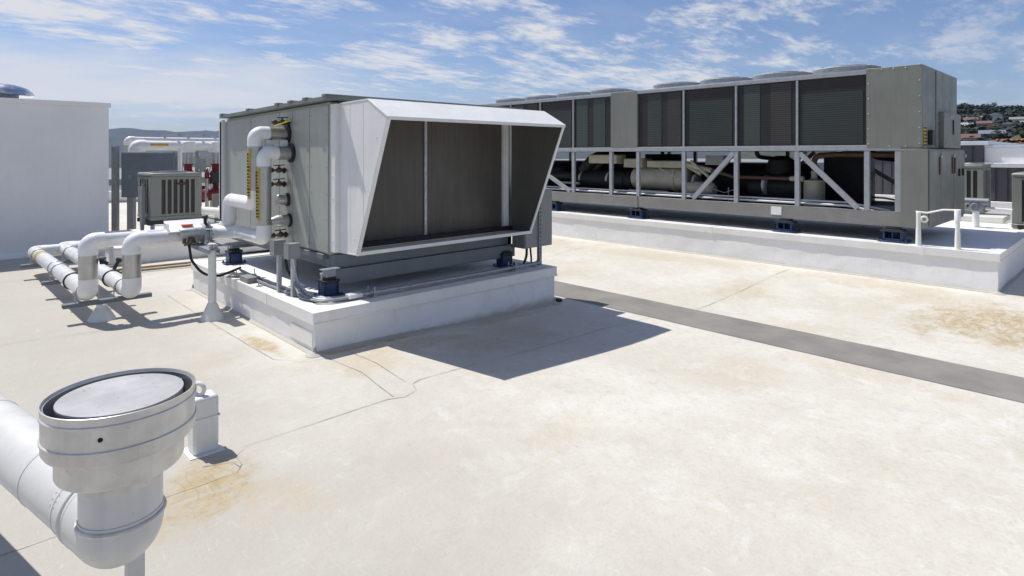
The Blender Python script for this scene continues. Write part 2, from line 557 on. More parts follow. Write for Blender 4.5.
# terrain far below and around: one sheet, near hill to the right, blue ridge all round
def terrain_h(r, ang):
    a = math.degrees(ang)
    h = -9.5
    if r > 120:
        w = math.exp(-((a - 8) / 16.) ** 4)
        h += 49 * w * smooth01((r - 120) / 560.) * (.88 + .2 * mnoise.noise(Vector((a * .16, 2.1, 0)))) * (1 - smooth01((r - 900) / 1200.))
    if r > 4200:
        k = smooth01((r - 4200) / 2600.)
        prof = .72 + .30 * mnoise.noise(Vector((a * .05 + 4.2, r * .0003, 3))) + .12 * mnoise.noise(Vector((a * .23, r * .0006, 9))) + .09 * mnoise.noise(Vector((a * .55, r * .001, 1))) + .04 * mnoise.noise(Vector((a * 2.1, r * .002, 5)))
        h += 335 * k * prof
    return h
b = MB()
rad = [1, 30, 60, 120, 170, 230, 300, 370, 440, 510, 580, 660, 760, 900, 1200, 1700, 2600, 3600, 4200, 4700, 5200, 5700, 6200, 6800, 7600]
NA = 480
rings = []
for r in rad:
    rings.append([b.bm.verts.new((10 + r * math.cos(k * 2 * PI / NA), 8 + r * math.sin(k * 2 * PI / NA), terrain_h(r, (k * 2 * PI / NA + PI) % (2 * PI) - PI))) for k in range(NA)])
for q, w in zip(rings, rings[1:]):
    for k in range(NA):
        j = (k + 1) % NA
        b.face([q[k], q[j], w[j], w[k]])
b.face(rings[0])
struct(b.build('terrain', 'terrain', None, 0, 80))

# ------------------------------------------------------------------ curbs
def curb(name, label, x0, x1, y0, y1, zt, zb, capz, joints):
    t = thing(name, label, 'equipment curb', ((x0 + x1) / 2, (y0 + y1) / 2, 0))
    i = .022
    m = MB()
    hz_ = (zt - .012) - zb
    cs = [(x0 + i, y0 + i), (x1 - i, y0 + i), (x1 - i, y1 - i), (x0 + i, y1 - i)]
    loop = []
    for (ax_, ay_), (bx_, by_) in zip(cs, cs[1:] + cs[:1]):
        L_ = math.hypot(bx_ - ax_, by_ - ay_)
        k_ = int(L_ / .07)
        nx_, ny_ = (by_ - ay_) / L_, -(bx_ - ax_) / L_
        for q in range(k_):
            f_ = q / k_
            loop.append((ax_ + (bx_ - ax_) * f_, ay_ + (by_ - ay_) * f_, nx_, ny_, min(1, min(q, k_ - q) / 3.)))
    rows = []
    NR = 12
    for rr_ in range(NR + 1):
        z_ = zb + hz_ * rr_ / NR
        wv = math.sin(PI * min(1, rr_ / NR * 1.0)) ** .6 if rr_ < NR else 0
        rows.append([m.bm.verts.new((px_ + nx_ * o_, py_ + ny_ * o_, z_)) for (px_, py_, nx_, ny_, e_) in loop
                     for o_ in (wv * (.25 + .75 * e_) * (.010 * mnoise.noise(Vector((px_ * 1.3, py_ * 1.3, z_ * 3))) + .006 * mnoise.noise(Vector((px_ * 5, py_ * 5, z_ * 9 + 4)))),)])
    for ra_, rb_ in zip(rows, rows[1:]):
        for q in range(len(loop)):
            q2 = (q + 1) % len(loop)
            m.face([ra_[q], ra_[q2], rb_[q2], rb_[q]])
    m.face(rows[-1])
    m.build('curb_wall', 'curb', t, 0, 50)
    m = MB()
    for (px_, py_) in cs:
        sx_, sy_ = (1 if px_ > (x0 + x1) / 2 else -1), (1 if py_ > (y0 + y1) / 2 else -1)
        z_ = gz(px_, py_)
        m.lathe([(.085, -.012), (.080, .004), (.05, .012), (.018, .03), (.012, .07)], (px_, py_, z_), (0, 0, 1), 20)
    m.build('corner_boot', 'roof', t)
    m = MB()
    w = .16
    # coping: four mitred lengths with a drip edge
    m.prism([(x0, y0), (x1, y0), (x1 - w, y0 + w), (x0 + w, y0 + w)], 'Z', zt - .010, zt)
    m.prism([(x1, y0), (x1, y1), (x1 - w, y1 - w), (x1 - w, y0 + w)], 'Z', zt - .010, zt)
    m.prism([(x1, y1), (x0, y1), (x0 + w, y1 - w), (x1 - w, y1 - w)], 'Z', zt - .010, zt)
    m.prism([(x0, y1), (x0, y0), (x0 + w, y0 + w), (x0 + w, y1 - w)], 'Z', zt - .010, zt)
    th = .012
    m.box(x0, x1, y0, y0 + th, zt - capz, zt - .010)
    m.box(x0 - .006, x1 + .006, y0 - .006, y0, zt - capz - .006, zt - capz + .012)
    m.box(x0, x1, y1 - th, y1, zt - capz, zt - .010)
    m.box(x0, x0 + th, y0 + th, y1 - th, zt - capz, zt - .010)
    m.box(x1 - th, x1, y0 + th, y1 - th, zt - capz, zt - .010)
    m.build('coping', 'cap', t, .003)
    m = MB()
    for kind, c in joints:
        if kind == 'x':
            m.box(c - .03, c + .03, y0 - .003, y0 + .2, zt - capz - .004, zt + .003)
        else:
            m.box(x0 - .003, x0 + .2, c - .03, c + .03, zt - capz - .004, zt + .003)
    if joints:
        m.build('coping_joint_cover', 'cap', t, .002)
    # turned-out membrane flashing at the foot
    m = MB()
    f = .03
    for (ax, c, s, lo, hi) in (('X', y0 + i, -1, x0 + i, x1 - i), ('X', y1 - i, 1, x0 + i, x1 - i), ('Y', x0 + i, -1, y0 + i, y1 - i), ('Y', x1 - i, 1, y0 + i, y1 - i)):
        k = 24
        for q in range(k):
            a0, a1 = lo + (hi - lo) * q / k, lo + (hi - lo) * (q + 1) / k
            if ax == 'X':
                z0, z1 = gz((a0 + a1) / 2, c), 0
                m.prism([(c, z0 - .01), (c + s * f, z0 - .01), (c + s * f, z0 + .004), (c, z0 + .022)], 'X', a0, a1)
            else:
                z0 = gz(c, (a0 + a1) / 2)
                m.prism([(c, z0 - .01), (c + s * f, z0 - .01), (c + s * f, z0 + .004), (c, z0 + .022)], 'Y', a0, a1)
    m.build('base_flashing', 'roof', t)
    return t
AC = curb('equipment_curb', 'low white membrane curb under the grey hooded air handler', 2.335, 5.47, 4.945, 8.45, .37, -.3, .105, [('y', 6.0), ('x', 4.2)])
CC = curb('equipment_curb', 'long white membrane curb carrying the big chiller', 9.56, 14.0, 1.22, 12.8, .50, -.3, .10, [('y', 2.05), ('y', 5.1), ('y', 8.3)])
# cable-stained seam patches on curb wall
MB().box(2.351, 2.3575, 5.0, 5.45, .06, .19).build('membrane_patch', 'cap', AC, .001)

# ------------------------------------------------------------------ spring isolators
def isolator(z0, z1, lab, loc, grp, w=.15):
    t = thing('spring_isolator', lab, 'spring isolator', (0, 0, 0), grp)
    h = z1 - z0
    MB().box(-w * .9, w * .9, -w * .62, w * .62, 0, .012).bolts([(sx * w * .78, sy * w * .45, .012) for sx in (-1, 1) for sy in (-1, 1)], (0, 0, 1), .012, .02).build('base_plate', 'blue', t, .002)
    m = MB()
    for s in (-1, 1):
        m.box(s * w * .5 - .012, s * w * .5 + .012, -w * .42, w * .42, .012, h * .72)
    m.box(-w * .5, w * .5, w * .34, w * .42, .012, h * .72)
    m.box(-w * .5, w * .5, -w * .42, -w * .34, .012, h * (.22 if w > .2 else .66))
    if w > .2:
        m.box(-w * .7, w * .7, -w * .5, w * .5, h * .70, h * .76)
        m.box(-w * .03, w * .03, -w * .42, -w * .34, h * .22, h * .7)
    m.build('housing', 'blue', t, .002)
    for s in (-.24, .24):
        pts = []
        for k in range(60):
            a = k * 2 * PI * 5 / 60
            pts.append((s * w + .026 * math.cos(a), .026 * math.sin(a), .02 + (h * .66) * k / 60))
        MB().tube(pts, .007, 6).build('spring', 'rubber', t)
    MB().box(-w * .62, w * .62, -w * .5, w * .5, h * .74, h * .86).box(-w * .4, w * .4, -w * .3, w * .3, h * .86, h).build('top_plate', 'rubber', t, .003)
    MB().lathe([(.010, h * .5), (.010, h + .03), (.018, h + .03), (.018, h + .045)], (-w * .52, 0, 0), (0, 0, 1), 8).build('levelling_bolt', 'galv', t)
    t.location = loc
    return t
p0 = isolator(.37, .555, 'dark blue spring isolator under the near left corner of the air handler', (2.74, 5.47, .37), 'spring isolators under the air handler', .14)
for loc, lab in (((2.70, 7.96, .37), 'dark blue spring isolator under the far left end of the air handler'),
                 ((5.06, 5.45, .37), 'dark blue spring isolator under the right front corner of the air handler')):
    c = copy_tree(p0)
    c.location = loc
    c['label'] = lab
q0 = isolator(.50, .70, 'dark blue spring isolator under the panelled near end of the chiller', (9.93, 2.46, .50), 'spring isolators under the chiller', .215)
q0.rotation_euler.z = -PI / 2
for y, lab in ((3.98, 'dark blue spring isolator below the white tag on the chiller beam'),
               (6.83, 'dark blue spring isolator under the solid middle panel of the chiller'),
               (9.04, 'dark blue spring isolator at the far end of the chiller, beside the grey electrical box')):
    c = copy_tree(q0)
    c.location.y = y
    c['label'] = lab

# ------------------------------------------------------------------ the air handler
A = thing('air_handler', 'large grey green air handler with a white angled intake hood', 'air handler', (3.98, 6.95, .37))
XL, XR, YF, YB = 2.76, 5.24, 5.50, 8.42
zt = lambda y: 2.262 - .016 * (y - YF)
MB().prism([(YF, .76), (YB, .76), (YB, zt(YB)), (YF, zt(YF))], 'X', XL + .008, XR).build('casing', 'ahu', A, .004)
ed = [8.412, 7.546, 6.682, 6.338, 5.921, 5.515]
for a, c in zip(ed, ed[1:]):
    y0, y1 = c + .005, a - .005
    m = MB().prism([(y0, .775), (y1, .775), (y1, zt(y1) - .03), (y0, zt(y0) - .03)], 'X', XL - .004, XL + .012)
    m.build('side_panel', 'ahu', A, .002)
m = MB()
for y in (8.36, 7.58, 7.50, 6.72, 6.64, 6.30, 5.96, 5.88, 5.55):
    m.bolts([(XL - .003, y, .84 + .26 * k) for k in range(6)], (-1, 0, 0), .006, .006)
m.build('panel_screw', 'strut', A)
# roof sheet with raised seams whose ends show as tabs
m = MB().prism([(5.384, 2.272), (8.45, 2.222), (8.45, 2.262), (5.384, 2.312)], 'X', 2.68, 5.32)
m.build('unit_roof', 'ahuroof', A, .003)
m = MB()
for y in (8.36, 7.423, 6.563, 6.224, 5.863, 5.43):
    z = 2.312 - .0163 * (y - 5.384)
    m.box(2.665, 5.33, y - .04, y + .04, z - .005, z + .018)
m.build('roof_seam_rib', 'ahuroof', A, .003)
MB().box(2.70, 2.745, 8.425, 8.52, .8, 2.2).box(2.70, 5.3, 8.43, 8.50, .8, 2.18).build('rear_trim', 'hood', A, .004)
# base frame
MB().box(2.80, 5.2, 5.47, 5.55, .62, .757).box(2.80, 5.2, 8.3, 8.38, .62, .757).box(2.80, 2.88, 5.552, 8.298, .62, .757).box(5.1, 5.18, 5.552, 8.298, .62, .757).build('base_rail', 'darkbox', A, .004)
MB().box(2.70, 5.22, 5.43, 5.45, .47, .62).box(2.70, 5.22, 5.452, 5.53, .60, .618).box(2.70, 5.22, 5.452, 5.53, .556, .572).build('skid_beam', 'darkbox', A, .002)
MB().box(2.66, 5.22, 7.92, 8.0, .556, .62).build('skid_beam', 'darkbox', A, .002)
MB().box(2.62, 2.80, 5.34, 5.428, .640, .650).box(2.66, 2.76, 5.36, 5.426, .575, .639).build('lifting_bracket', 'strut', A, .002)
MB().box(2.74, 4.9, 5.6, 8.2, .70, .755).build('drain_pan', 'darkbox', A, .004)
# coil
MB().box(2.84, 5.16, 5.462, 5.498, .80, 2.22).build('coil', 'ahucoil', A)
MB().box(3.855, 3.888, 5.440, 5.460, .82, 2.12).bolts([(3.871, 5.440, .95 + .28 * k) for k in range(5)], (0, -1, 0), .007, .006).build('coil_divider', 'galv', A, .003)
MB().box(5.02, 5.105, 5.42, 5.460, .84, 2.2).bolts([(5.062, 5.420, .95 + .2 * k) for k in range(7)], (0, -1, 0), .008, .007).build('coil_divider', 'pvc', A, .003)
# flange and hood
MB().prism([(5.40, .79), (5.499, .79), (5.499, 2.24), (5.40, 2.24)], 'X', 2.772, 2.845).bolts([(2.772, 5.455, .9 + .21 * k) for k in range(7)], (-1, 0, 0), .008, .007).build('hood_flange', 'hood', A, .002)
HL, HR = 2.822, 5.15
prof = [(5.40, .79), (5.40, 2.246), (4.868, 2.252), (4.535, 2.079), (5.072, .803)]
T = .012
MB().prism(prof, 'X', HL, HL + T).build('hood_side', 'hood', A, .001)
MB().prism(prof, 'X', HR - T, HR).build('hood_side', 'hood', A, .001)
MB().prism([(p[0] - .001 if p[0] > 5 else p[0] + .006, p[1] - .012) if i in (1, 2, 3) else (p[0] + .006, p[1] + .012) for i, p in enumerate(prof)], 'X', HR - T - .004, HR - T - .001).build('hood_shade_sheet', 'hoodshade', A)  # dark sheet on the right inner face, painting the interior shade
MB().prism([(5.40, 2.236), (5.40, 2.249), (4.862, 2.256), (4.868, 2.243)], 'X', HL - .004, HR + .004).build('hood_top', 'hood', A, .002)
MB().prism([(4.862, 2.2555), (4.525, 2.081), (4.532, 2.068), (4.868, 2.2425)], 'X', HL - .006, HR + .006).build('hood_visor', 'hood', A, .002)
MB().prism([(5.40, .785), (5.40, .798), (5.072, .812), (5.072, .797)], 'X', HL - .003, HR + .003).build('hood_floor', 'hood', A, .002)
MB().bar((2.84, 5.40, .838), (5.13, 5.40, .838), .05, .05).build('drip_ledge', 'rubber', A, .003)
# returned front edges of the hood
m = MB()
m.bar((HL + .017, 4.535, 2.075), (HL + .017, 5.072, .807), .034, .014)
m.bar((HR - .017, 4.535, 2.075), (HR - .017, 5.072, .807), .034, .014)
m.bar((HL, 4.531, 2.066), (HR, 4.531, 2.066), .014, .03)
m.bar((HL, 5.066, .812), (HR, 5.066, .812), .014, .036)
m.build('hood_lip', 'hood', A, .002)
m = MB()
for y in (4.95, 5.2):
    m.box(HL - .002, HL, y - .003, y + .003, .9 if y > 5.1 else 1.15, 2.22)
m.bolts([(HL, 5.12, .95), (HL, 4.72, 1.9)], (-1, 0, 0), .008, .006)
m.build('fold_line', 'cap', A)
# ports, valves and gauges on the left face
def port(y, z, r, L, m1='jacket'):
    MB().lathe([(r * 1.22, 0), (r * 1.22, .018), (r * 1.05, .03)], (XL - .004, y, z), (-1, 0, 0), 24).build('port_collar', 'rubber', A)
    MB().lathe([(r, 0), (r, L), (r * .93, L + .008)], (XL - .004, y, z), (-1, 0, 0), 24).build('port_stub', m1, A, 0)
port(6.46, 1.25, .060, .11)
MB().lathe([(.075, 0), (.075, .018), (.06, .03)], (XL - .004, 6.41, 1.03), (-1, 0, 0), 24).build('port_collar', 'rubber', A)
MB().lathe([(.062, 0), (.062, .14), (.035, .21), (.02, .215)], (XL - .004, 6.41, 1.03), (-1, -.02, 0), 24).build('port_stub', 'jacket', A)
def valve(y, z, hmat='rubber', big=1.):
    m = MB()
    m.tube([(XL, y, z), (XL - .20 * big, y, z)], .012, 8)
    m.lathe([(.024, 0), (.03, .01), (.03, .05), (.024, .06)], (XL - .06, y, z), (-1, 0, 0), 12)
    m.lathe([(.022, 0), (.028, .01), (.028, .04), (.02, .05)], (XL - .15, y, z), (-1, 0, 0), 12)
    m.tube([(XL - .09, y, z), (XL - .09, y, z + .05)], .010, 8)
    m.build('valve_body', 'brass', A)
    MB().bar((XL - .03, y - .004, z + .055), (XL - .15 * big, y - .01, z + .05), .022, .010).lathe([(.03, 0), (.034, .01), (.034, .02), (.02, .03)], (XL - .02, y, z - .005), (-1, 0, 0), 12).build('valve_handle', hmat, A)
valve(6.49, 1.575)
valve(6.49, 1.425)
valve(6.45, .875)
valve(6.40, 2.09)
MB().bar((XL - .19, 6.36, 2.045), (XL - .03, 6.34, 2.11), .03, .014).build('valve_handle', 'yellowpaint', A, .003)
for y, z in ((6.462, 1.969), (6.359, 1.761)):
    MB().lathe([(.105, 0), (.105, .02), (.085, .03)], (XL - .004, y, z), (-1, 0, 0), 28).build('port_collar', 'rubber', A)
MB().box(2.50, 2.58, 6.40, 6.46, 1.83, 1.90).box(2.66, 2.72, 6.37, 6.43, 1.845, 1.90).build('pipe_clip', 'whitejacket', A, .004)
# long dark runs below ports: rust tears as thin drips belong to panel material

# ------------------------------------------------------------------ chilled water lines from the air handler to the low run
PR = .086
PS = .073
gp_ = 'insulated water pipes serving the air handler'
L1 = thing('insulated_pipe', 'white insulated pipe from the air handler upper port down to the outer left riser', 'pipe', (1.11, 7.53, 0), gp_)
pipe(L1, [(XL - .03, 6.462, 1.969), (2.405, 6.462, 1.969), (2.405, 6.462, 1.225), (2.405, 7.22, 1.225), (2.405, 7.22, .985), (2.405, 7.55, .84), (1.11, 7.55, .84), (1.11, 7.55, .315), (1.00, 11.2, .315), (1.96, 11.2, .315)],
     [PS] * 6 + [PR] * 4, ['jacket', 'jacket', 'pvc', 'pvc', 'pvc', 'whitejacket', 'jacket', 'whitejacket', 'whitejacket'])
L2 = thing('insulated_pipe', 'white insulated pipe from the air handler lower port to the inner left riser', 'pipe', (1.455, 7.32, 0), gp_)
pipe(L2, [(XL - .03, 6.359, 1.761), (2.459, 6.359, 1.761), (2.459, 6.359, .865), (2.459, 7.13, .865), (2.30, 7.32, .85), (1.455, 7.32, .84), (1.455, 7.32, .315), (1.36, 11.42, .315), (1.96, 11.42, .315)],
     [PS] * 5 + [PR] * 4, ['jacket', 'jacket', 'whitejacket', 'whitejacket', 'whitejacket', 'jacket', 'whitejacket', 'whitejacket'])
# yellow labels with dark lettering wrapped on the two risers
def pipe_label(par, cx, cy, z0, z1, r):
    pts = []
    m = MB()
    n = 6
    a0, a1 = R(172), R(216)
    for k in range(n + 1):
        a = a0 + (a1 - a0) * k / n
        pts.append((cx + (r + .003) * math.cos(a), cy + (r + .003) * math.sin(a)))
    for p, q in zip(pts, pts[1:]):
        v = m.verts([(p[0], p[1], z0), (q[0], q[1], z0), (q[0], q[1], z1), (p[0], p[1], z1)])
        m.face(v)
    m.build('pipe_label', 'yellow', par)
    m = MB()
    random.seed(3)
    z = z0 + .03
    am = (a0 + a1) / 2
    e = Vector((math.cos(am), math.sin(am), 0))
    tt = Vector((-math.sin(am), math.cos(am), 0))
    c = Vector((cx, cy, 0)) + e * (r + .004)
    while z < z1 - .04:
        h = random.choice((.016, .020, .024))
        for sgn in ((-1, 1), (-1,), (1, -1))[random.randrange(3)]:
            m.bar(c + tt * (sgn * .012) + Vector((0, 0, z)), c + tt * (sgn * .012) + Vector((0, 0, z + h)), .012, .004)
        m.bar(c - tt * .016 + Vector((0, 0, z + h * .3)), c + tt * .016 + Vector((0, 0, z + h * .3)), .007, .004)
        z += h + .012 + (.03 if random.random() < .12 else 0)
    m.build('label_lettering', 'ink', par)
pipe_label(L1, 2.405, 6.462, 1.28, 1.80, PS)
pipe_label(L2, 2.459, 6.359, 1.06, 1.60, PS)
# clamps and dark bands on the low runs
for par, x, ys_ in ((L1, 1.108, (8.32, 9.4)), (L2, 1.447, (8.2, 9.3))):
    for k, y in enumerate(ys_):
        x = (1.11 - .0301 * (y - 7.55)) if par is L1 else (1.455 - .0232 * (y - 7.32))
        MB().torus((x, y, .315), (0, 1, 0), PR + .004, .012 if k == 0 else .006, 24, 6).build('pipe_band', 'rubber' if k == 0 else 'jacket', par)
    if par is L1:
        MB().lathe([(PR + .003, 0), (PR + .003, .12)], (1.02, 10.45, .315), (-.03, 1, 0), 20, False).build('pipe_band', 'yellow', par)
    MB().lathe([(.02, 0), (.02, .09), (.035, .10), (.035, .13), (.01, .14)], (x + .06, 7.95 if par is L1 else 8.3, .40), (.5, 0, 1), 10).build('vent_valve', 'rubber', par)
MB().lathe([(.03, 0), (.03, .04)], (1.11 + .10, 7.55, .62), (1, -.2, 0), 12).bar((1.21, 7.53, .64), (1.27, 7.47, .60), .02, .03).build('drain_valve', 'rubber', L1)

# white boxed valve jacket on the near line
V = thing('valve_enclosure', 'white sheet metal valve jacket with an orange label on the upper pipe', 'valve box', (1.98, 7.42, .8))
MB().prism([(7.20, .90), (7.255, .90), (7.44, 1.0), (7.44, 1.012), (7.25, .912), (7.20, .912)], 'X', 1.78, 2.20).box(1.78, 1.785, 7.25, 7.44, .86, .99).box(2.195, 2.20, 7.25, 7.44, .86, .99).build('jacket_hood', 'pvc', V, .002)
MB().bar((1.93, 7.335, .962), (2.04, 7.335, .962), .07, .012).build('warning_label', 'orange', V)
MB().lathe([(.045, 0), (.05, .02), (.05, .22), (.04, .25)], (1.88, 7.20, .89), (1, 0, 0), 16).build('actuator', 'galv', V)
MB().lathe([(.03, 0), (.035, .02), (.03, .09)], (2.0, 7.22, .83), (0, -.2, -1), 12).lathe([(.02, 0), (.022, .05)], (1.93, 7.22, .82), (0, 0, -1), 10).build('gauge_stem', 'brass', V)
MB().tube(fillet([(2.02, 7.2, .80), (2.02, 7.12, .78), (1.95, 7.1, .80), (1.9, 7.12, .76)], .03), .010, 8).build('bleed_tube', 'brass', V)
F = thing('butterfly_valve', 'dark flanged butterfly valve on the pipe above the support post', 'valve', (2.19, 7.32, .8))
MB().lathe([(.12, 0), (.12, .025), (.10, .025), (.10, .055), (.12, .055), (.12, .08)], (2.13, 7.32, .848), (1, 0, 0), 24).build('valve_flange', 'galv', F, .002)
MB().bolts([(2.21, 7.32 + .108 * math.cos(k * PI / 4), .848 + .108 * math.sin(k * PI / 4)) for k in range(8)], (1, 0, 0), .010, .02).build('flange_bolt', 'strut', F)
MB().tube([(2.17, 7.32, .95), (2.17, 7.32, 1.03)], .018, 10).lathe([(.03, 0), (.035, .01), (.035, .03), (.02, .04)], (2.17, 7.32, 1.02), (0, 0, 1), 12).build('valve_neck', 'rubber', F)
MB().bar((2.17, 7.30, 1.035), (2.30, 7.16, 1.0), .02, .012).build('lever', 'rubber', F, .003)

# post and strut under the pipes
P = thing('pipe_support_post', 'round white pipe support post with a flared membrane boot beside the curb', 'support post', (2.085, 6.80, 0))
MB().lathe([(.115, 0), (.105, .03), (.055, .15), (.047, .17), (.040, .172), (.040, .80)], (2.085, 6.80, gz(2.085, 6.8)), (0, 0, 1), 24).build('post', 'whitepaint', P)
MB().box(2.03, 2.14, 6.72, 7.62, .735, .747).box(2.03, 2.038, 6.72, 7.62, .70, .735).box(2.132, 2.14, 6.72, 7.62, .70, .735).build('strut_channel', 'strut', P, .001)
MB().box(2.14, 2.60, 7.02, 7.06, .73, .76).box(2.2, 2.24, 6.85, 7.3, .761, .775).build('strut_arm', 'strut', P, .001)
MB().tube([(2.06, 6.76, .80), (2.06, 6.76, .748)], .02, 10).build('strut_bolt', 'galv', P)
MB().tube([(2.12, 6.76, .79), (2.12, 6.76, .748)], .012, 8).build('strut_bolt', 'galv', P)
for y in (7.32, 7.55):
    MB().torus((2.085, y, .845), (1, 0, 0), PR + .006, .008, 24, 6).build('pipe_clamp', 'galv', P)
gx = 'strut frames carrying the low pipe run'
def low_support(y, lab, cone, x0=.90, x1=1.70):
    t = thing('pipe_strut', lab, 'pipe support', (1.28, y, 0), gx)
    z = .165
    MB().box(x0, x1, y - .04, y - .034, z, z + .042).box(x0, x1, y + .034, y + .04, z, z + .042).box(x0, x1, y - .034, y + .034, z + .036, z + .042).build('strut_channel', 'darkbox', t, .001)
    if cone:
        MB().lathe([(.13, 0), (.12, .02), (.06, .125), (.05, .13), (.05, .165)], (1.235, y - .03, 0), (0, 0, 1), 24).build('support_boot', 'whitepaint', t)
    else:
        MB().lathe([(.11, 0), (.10, .02), (.06, .09), (.05, .165)], (1.28, y, 0), (0, 0, 1), 20).build('support_boot', 'whitepaint', t)
    for x in (1.11 - .0301 * (y - 7.55), 1.455 - .0232 * (y - 7.32)):
        MB().tube([(x - .1, y, z + .04), (x - .1, y, .33)], .006, 6).tube([(x + .1, y, z + .04), (x + .1, y, .33)], .006, 6).build('clamp_rod', 'galv', t)
        MB().torus((x, y, .315), (0, 1, 0), PR + .006, .007, 24, 6).build('pipe_clamp', 'galv', t)
low_support(7.62, 'near grey strut under the low pipes on a white cone boot', True)
low_support(9.15, 'grey strut under the middle of the low pipe run', False, .88, 1.62)
low_support(10.75, 'far grey strut under the pipe bends, near the white wall', False, .80, 1.8)

# ------------------------------------------------------------------ conduits, boxes on the curb
for (x, y, z0, z1, lab) in ((2.452, 5.952, .37, .75, 'grey conduit box on a strut stub, nearer the pipe bottom elbow'),
                            (2.472, 5.665, .37, .745, 'grey conduit box on a strut stub, nearer the hood')):
    t = thing('junction_box', lab, 'junction box', (x, y, z0), 'small conduit boxes on the curb')
    MB().box(x - .02, x + .02, y - .02, y + .02, z0, z1 + .04).build('strut_post', 'galv', t, .002)
    MB().box(x - .065, x + .045, y - .055, y + .045, z1, z1 + .145).build('box', 'greybox', t, .004)
    MB().box(x - .075, x - .066, y - .06, y + .05, z1 - .004, z1 + .15).build('cover', 'greybox', t, .002)
C1 = thing('conduit_run', 'bundle of grey flexible conduits curving along the curb front to the right', 'conduit', (2.6, 5.3, .37))
for k in range(4):
    o = .034 * k
    MB().tube(fillet([(2.47 - .01 * (k % 2), 5.70 - .06 * (k > 1), .74), (2.475 + o * .3, 5.66, .50), (2.47 + o * .6, 5.5 - o, .385 + .018 * (k % 2)), (2.54 + o, 5.20 + o, .39), (2.75, 5.165 + o * .8, .392), (2.92, 5.15 + o * .5, .398)], .14, 6), .0115, 8).build('flexible_conduit', ('conduit', 'strut', 'conduit', 'galv')[k], C1)
MB().box(2.78, 2.92, 5.125, 5.215, .384, .424).build('conduit_fitting', 'whitejacket', C1, .006)
for k in range(2):
    MB().tube(fillet([(2.92, 5.145 + .04 * k, .405), (3.6, 5.13 + .04 * k, .405), (5.15, 5.13 + .04 * k, .405), (5.40, 5.15 + .04 * k, .405), (5.44, 5.22, .58)], .08), .015, 10).build('rigid_conduit', 'conduit' if k else 'galv', C1)
for x in (3.03, 4.92):
    MB().box(x - .02, x + .02, 5.08, 5.24, .372, .388).tube([(x, 5.10, .37), (x, 5.10, .47)], .006, 6).tube([(x, 5.225, .37), (x, 5.225, .46)], .006, 6).bar((x - .03, 5.10, .43), (x + .03, 5.22, .43), .02, .006).build('strut_stand', 'galv', C1)
C2 = thing('conduit_run', 'grey conduits lying along the left edge of the curb top', 'conduit', (2.5, 6.4, .37))
for k in range(2):
    MB().tube(fillet([(2.53, 7.25, .40), (2.46 + .05 * k, 6.6, .392), (2.47 + .04 * k, 5.8, .392), (2.52 + .03 * k, 5.45, .392), (2.62, 5.28 + .05 * k, .392)], .1), .014, 8).build('rigid_conduit', 'galv' if k else 'conduit', C2)
for y in (7.0, 6.35):
    MB().box(2.38, 2.62, y - .02, y + .02, .372, .38).tube([(2.40, y, .37), (2.40, y, .44)], .006, 6).tube([(2.60, y, .37), (2.60, y, .44)], .006, 6).build('strut_stand', 'galv', C2)
MB().box(2.36, 2.50, 6.55, 6.78, .371, .43).build('conduit_fitting', 'greybox', C2, .006)
C3 = tag(MB().tube(fillet([(1.97, 7.22, .80), (1.97, 7.12, .60), (2.05, 6.98, .44), (2.25, 7.05, .40), (2.45, 7.25, .40), (2.56, 7.33, .41)], .16, 8), .014, 10).build('flexible_cable', 'rubber'), 'black flexible cable looping from the valve down to the curb', 'cable')
C4 = thing('conduit_run', 'two grey conduits standing behind the second conduit box on the curb', 'conduit', (2.6, 5.9, .37))
for k in range(2):
    MB().tube(fillet([(2.62 - .1 * k, 6.0, .86), (2.60 - .09 * k, 5.9, .60), (2.56, 5.75, .41), (2.55, 5.45, .40)], .12), .014, 8).build('flexible_conduit', 'rubber' if k else 'strut', C4)

# electrical box at the right of the hood
Eb = thing('electrical_box', 'grey electrical box on slotted struts at the right of the hood', 'electrical box', (5.4, 5.2, .37))
MB().box(5.16, 5.655, 5.20, 5.42, .59, 1.31).build('enclosure', 'greybox', Eb, .006)
MB().box(5.17, 5.645, 5.188, 5.198, .60, 1.30).build('door', 'greybox', Eb, .004)
m = MB()
for x, y in ((5.41, 5.165), (5.16, 5.47)):
    m2 = MB().box(x - .0235, x + .0235, y, y + .004, .37, 1.4).box(x - .0235, x - .0195, y + .004, y + .04, .37, 1.4).box(x + .0195, x + .0235, y + .004, y + .04, .37, 1.4)
    m2.build('strut_post', 'strut', Eb, .001)
    m = MB()
    for k in range(19):
        m.box(x - .006, x + .006, y - .002, y - .0003, .41 + k * .05, .438 + k * .05)
    m.build('strut_slot', 'hole', Eb)
MB().tube(fillet([(5.30, 5.30, .60), (5.30, 5.30, .47), (5.2, 5.25, .405)], .1), .016, 8).tube(fillet([(5.36, 5.30, .60), (5.36, 5.28, .46), (5.28, 5.2, .405)], .1), .012, 8).build('flexible_conduit', 'rubber', Eb)
tag(MB().lathe([(.045, 0), (.05, .015), (.04, .03), (.0, .034)], (5.58, 5.02, gz(5.58, 5.02)), (0, 0, 1), 14).build('roof_pipe_plug', 'rubber'), 'small black plug on the roof by the right corner of the curb', 'plug')

